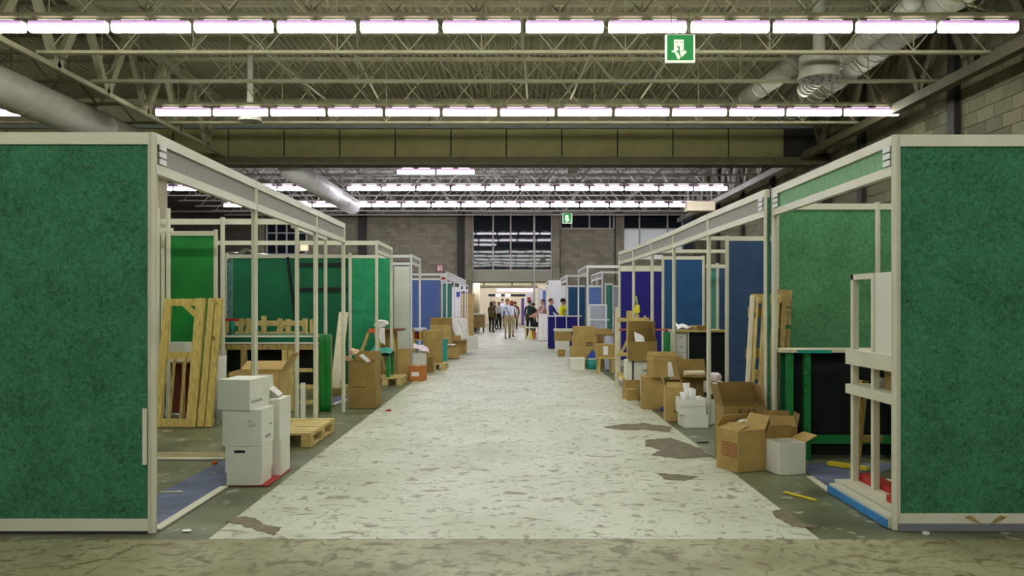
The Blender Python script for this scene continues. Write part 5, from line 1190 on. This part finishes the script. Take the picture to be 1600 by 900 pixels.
# ================================================================ people
def person(label, X, Y, H, rz, shirt, trousers, hair, shoes=None, step=0.0, arm=(10, 10), elbow=(15, 15), skirt=None, longhair=False, jacket=False, lean=0.0):
    t = thing('person', label, 'person', (X, Y, 0), rz)
    k = H/1.75
    V = []; E = []; R = []; part = []
    def v(x, y, z, r, p): V.append(Vector((x*k, y*k, z*k))); R.append(r*k); part.append(p); return len(V)-1
    def e(a, b): E.append((a, b)); return b
    pel = v(0, 0, 0.95, 0.13, 'leg'); w1 = e(pel, v(0, -0.01-lean*0.2, 1.10, 0.125, 'top')); ch_ = e(w1, v(0, -lean*0.6, 1.30, 0.145, 'top')); nk0 = e(ch_, v(0, 0.01-lean, 1.44, 0.08, 'top'))
    nk = e(nk0, v(0, -lean, 1.51, 0.052, 'skin')); h0 = e(nk, v(0, -0.015-lean, 1.58, 0.075, 'skin')); h1 = e(h0, v(0, -0.01-lean, 1.66, 0.088, 'skin')); h2 = e(h1, v(0, 0.0-lean, 1.72, 0.06, 'skin'))
    e(h0, v(0, -0.105-lean, 1.615, 0.014, 'skin'))                                            # nose
    for s in (-1, 1):
        e(h1, v(s*0.095, 0.005-lean, 1.63, 0.018, 'skin'))                                     # ears
        ph = s*step
        hp = e(pel, v(s*0.095, 0, 0.88, 0.098, 'leg')); kn = e(hp, v(s*0.10, -0.03+ph*0.5-abs(ph)*0.1, 0.50, 0.068, 'leg')); an = e(kn, v(s*0.10, 0.04+ph*0.9, 0.10+0.05*max(0, ph), 0.048, 'leg'))
        hl = e(an, v(s*0.10, 0.02+ph*0.9, 0.045+0.05*max(0, ph), 0.042, 'shoe')); e(hl, v(s*0.115, -0.15+ph*0.9, 0.032, 0.036, 'shoe'))
        sh_ = e(nk0, v(s*0.18, 0.0-lean, 1.40, 0.068, 'top'))
        a1 = math.radians(arm[0 if s < 0 else 1]); a2 = a1+math.radians(elbow[0 if s < 0 else 1])
        el = Vector((s*0.235, -0.29*math.sin(a1)-lean, 1.40-0.29*math.cos(a1))); wr = el+Vector((-s*0.02, -0.25*math.sin(a2), -0.25*math.cos(a2))); dr = (wr-el).normalized()
        eb = e(sh_, v(*el, 0.048, 'top')); wi = e(eb, v(*wr, 0.032, 'skin')); pa = wr+dr*0.07; pm_ = e(wi, v(*pa, 0.034, 'skin'))
        fwd = Vector((0, -1, 0)); sdv = dr.cross(Vector((s, 0, 0))).normalized()
        for q, L in ((-0.03, 0.075), (-0.01, 0.09), (0.012, 0.085), (0.03, 0.065)):
            f1 = pa+sdv*q+dr*0.03; f2 = f1+dr*L*0.6; f3 = f2+(dr*0.8+Vector((-s*0.5, 0, 0))).normalized()*L*0.5
            i1 = e(pm_, v(*f1, 0.010, 'skin')); i2 = e(i1, v(*f2, 0.009, 'skin')); e(i2, v(*f3, 0.008, 'skin'))
        th = wr+dr*0.03+sdv*0.035; i1 = e(wi, v(*th, 0.012, 'skin')); e(i1, v(*(th+dr*0.05+sdv*0.02), 0.009, 'skin'))
    me = bpy.data.meshes.new('body_skeleton'); me.from_pydata(V, E, []); o = bpy.data.objects.new('body_tmp', me); COL.objects.link(o)
    o.modifiers.new('skin', 'SKIN'); sub = o.modifiers.new('sub', 'SUBSURF'); sub.levels = 1; sub.render_levels = 1
    for i, sv in enumerate(me.skin_vertices[0].data): sv.radius = (R[i], R[i]*(0.72 if part[i] == 'top' and i < 4 else 1.0)); sv.use_root = (i == 0)
    bm2 = bpy.data.meshes.new_from_object(o.evaluated_get(bpy.context.evaluated_depsgraph_get())); bpy.data.objects.remove(o)
    bm2.name = 'body'
    for q in (M_skin, shirt, trousers, shoes or M_black): bm2.materials.append(q)
    mi = {'skin': 0, 'top': 1, 'leg': 2, 'shoe': 3}
    for pl_ in bm2.polygons:
        c = pl_.center; best = min(range(len(V)), key=lambda i: max(0, (V[i]-c).length-R[i]))
        pl_.material_index = mi[part[best]]; pl_.use_smooth = True
    zmin = min(q.co.z for q in bm2.vertices)
    for q in bm2.vertices: q.co.z -= zmin
    ob = bpy.data.objects.new('body', bm2); COL.objects.link(ob); ob.parent = t
    # hair: a cap open at the face
    hb = MB(); hb.sm = True; cx, cy, cz = 0, (0.012-lean)*k, 1.665*k-zmin
    rows, cols = 7, 16
    for i in range(rows):
        a = math.pi*0.62*i/(rows-1) if not longhair else math.pi*0.62*i/(rows-1)
        for j in range(cols):
            b = 2*math.pi*j/cols; front = max(0, -math.sin(b)); aa = a*(1-0.42*front)
            dz = -0.12*k*(i/(rows-1))**3*(1-front) if longhair else 0
            hb.v.append((cx+0.098*k*math.sin(aa)*math.cos(b), cy+0.108*k*math.sin(aa)*math.sin(b), cz+0.102*k*math.cos(aa)+dz))
    hb.f = [(i*cols+j, (i+1)*cols+j, (i+1)*cols+(j+1) % cols, i*cols+(j+1) % cols) for i in range(rows-1) for j in range(cols)]
    ho = hb.build('hair', hair, t, True); so2 = ho.modifiers.new('s', 'SOLIDIFY'); so2.thickness = 0.012; so2.offset = -1
    for s in (-1, 1): MB().tube([(s*0.032*k, (-0.094-lean)*k, 1.64*k-zmin), (s*0.032*k, (-0.1-lean)*k, 1.64*k-zmin)], 0.01*k, 8).build('eye', M_ink, t, True)
    MB().box(-0.025*k, 0.025*k, (-0.094-lean)*k, (-0.086-lean)*k, 1.563*k-zmin, 1.572*k-zmin).build('mouth', mat('lips', rgb(150, 80, 70), 0.6) if 'lips' not in MATS else MATS['lips'], t, True)
    if skirt or jacket:                                     # shirt tail or coat hem flaring over the hips
        jb = MB(); jb.sm = True; n2 = 20; z0_, z1_ = (0.80, 1.12)
        for z, rr in ((z1_, 1.0), (0.96, 1.1), (z0_, 1.22)):
            for j in range(n2): a = 2*math.pi*j/n2; jb.v.append((0.168*rr*k*math.cos(a), 0.125*rr*k*math.sin(a), z*k-zmin))
        jb.f = [(i*n2+j, (i+1)*n2+j, (i+1)*n2+(j+1) % n2, i*n2+(j+1) % n2) for i in range(2) for j in range(n2)]
        jo = jb.build('jacket_hem', shirt, t, True); so3 = jo.modifiers.new('s', 'SOLIDIFY'); so3.thickness = 0.012
    return t
c_shirt = mat('pale_blue_shirt', rgb(206, 214, 230), 0.8); c_khaki = mat('khaki_trousers', rgb(150, 138, 104), 0.85); c_brown = mat('brown_hair', rgb(74, 44, 28), 0.7); c_dkhair = mat('dark_hair', rgb(30, 22, 20), 0.7)
c_olive = mat('olive_jacket', rgb(92, 86, 40), 0.85); c_purple = mat('purple_top', rgb(64, 56, 110), 0.85); c_rust = mat('rust_jacket', rgb(96, 46, 36), 0.85); c_white = mat('white_shirt', rgb(226, 226, 232), 0.8); c_grn = mat('dark_green_jacket', rgb(28, 44, 36), 0.85); c_red = mat('auburn_hair', rgb(130, 44, 24), 0.7); c_yel = mat('yellow_top', rgb(226, 220, 30), 0.8); c_check = mat('checked_shirt', rgb(170, 130, 130), 0.85, 0.6, 40); c_nav = mat('navy_top', rgb(34, 44, 110), 0.85)
mb_p = person('person in pale blue shirt and khaki trousers walking along the carpet', XX(793, 33.7), 33.7, 1.66, 0.1, c_shirt, c_khaki, c_brown, step=0.22, arm=(-12, 20), elbow=(15, 40))
stp = MB().bar((-0.1, -0.16, 1.33), (0.09, -0.135, 0.98), 0.035, 0.01, (0,1,0)).build('bag_strap', c_purple, mb_p, True)
person('person in white shirt and khaki trousers beside the walker', XX(799.5, 35.2), 35.2, 1.60, 2.9, c_white, c_khaki, c_red, step=-0.15, longhair=True)
person('person in olive jacket and black trousers by the olive counter', XX(768, 41.6), 41.6, 1.58, 2.6, c_olive, M_black, c_dkhair, longhair=True, jacket=True)
person('person in purple top standing in the back room', XX(772.5, 47.0), 47.0, 1.62, 0.6, c_purple, M_black, c_red)
person('person in white top seen between the olive jacket and the walker', XX(779.5, 46.2), 46.2, 1.58, -0.6, c_white, M_black, c_brown, arm=(30, 30), elbow=(50, 40))
person('tall dark-haired person behind the walker', XX(785, 50.0), 50.0, 1.78, 0.0, c_shirt, M_black, c_dkhair)
person('person in rust jacket behind the walker', XX(805, 45.5), 45.5, 1.6, 3.0, c_rust, M_black, c_red, jacket=True)
person('person all in dark green and black standing by the low bench', XX(827.5, 36.0), 36.0, 1.62, 3.0, c_grn, M_black, c_dkhair, jacket=True)
person('second person in black close beside the dark green jacket', XX(833.5, 38.2), 38.2, 1.5, 2.4, M_black, M_black, c_dkhair)
person('person in checked shirt bending at the white draped table', XX(853, 33.0), 33.0, 1.64, -1.2, c_check, M_black, c_brown, lean=0.16, arm=(35, 35), elbow=(30, 30))
person('person in navy top beside the checked shirt', XX(861, 30.6), 30.6, 1.66, 1.2, c_nav, c_nav, c_brown, arm=(20, 30), elbow=(40, 40))
person('person in bright yellow top behind the navy counter', XX(876, 27.6), 27.6, 1.64, 2.2, c_yel, M_black, c_dkhair, lean=0.12, arm=(40, 40), elbow=(30, 30))

# ---------------------------------------------------------------- scraps on the floor
def scrap(label, x, y, w, d, m, rz=0.3, h=0.006):
    o = MB().box(-w/2, w/2, -d/2, d/2, 0, h).build('floor_scrap', m); o.location = (XX(x, FY(y)), FY(y), 0.0005); o.rotation_euler = (0, 0, rz)
    tag(o, label, 'scrap')
scrap('white paper scrap on the carpet opposite the pallet', 692, 612, 0.26, 0.08, M_paper, 0.05)
scrap('tiny red scrap on the carpet beside the tall taped carton', 607, 643, 0.06, 0.05, M_red, 0.4, 0.02)
scrap('yellow stick on the concrete before the cream shelf unit', 1250, 777, 0.02, 0.3, M_yellow, 0.5, 0.01)
scrap('small dark strip on the concrete beside the scrawled carton', 1098, 692, 0.12, 0.03, M_ink, 0.1)
scrap('white paper scrap on the concrete beside the file boxes', 292, 831, 0.05, 0.03, M_paper, 0.2)
scrap('white crumb on the cross carpet under the end panel', 1447, 836, 0.03, 0.03, M_paper, 0.5, 0.015)
scrap('pale stick on the olive floor inside the booth', 268, 771, 0.16, 0.02, M_pale, 0.1, 0.01)
# ---------------------------------------------------------------- things on the carpet stand on its pile
bpy.context.view_layer.update()
def bounds(o):
    pts = []
    def rec(q):
        if q.type == 'MESH': pts.extend(q.matrix_world @ Vector(c) for c in q.bound_box)
        for c in q.children: rec(c)
    rec(o); return pts
for o in list(COL.objects):
    if o.parent or o.get('category') in (None, 'carpet', 'floor sheet', 'column', 'pillar') or o.get('kind') == 'structure': continue
    b_ = bounds(o)
    if b_ and min(v.z for v in b_) < 1.6: o.location.z += 0.0045
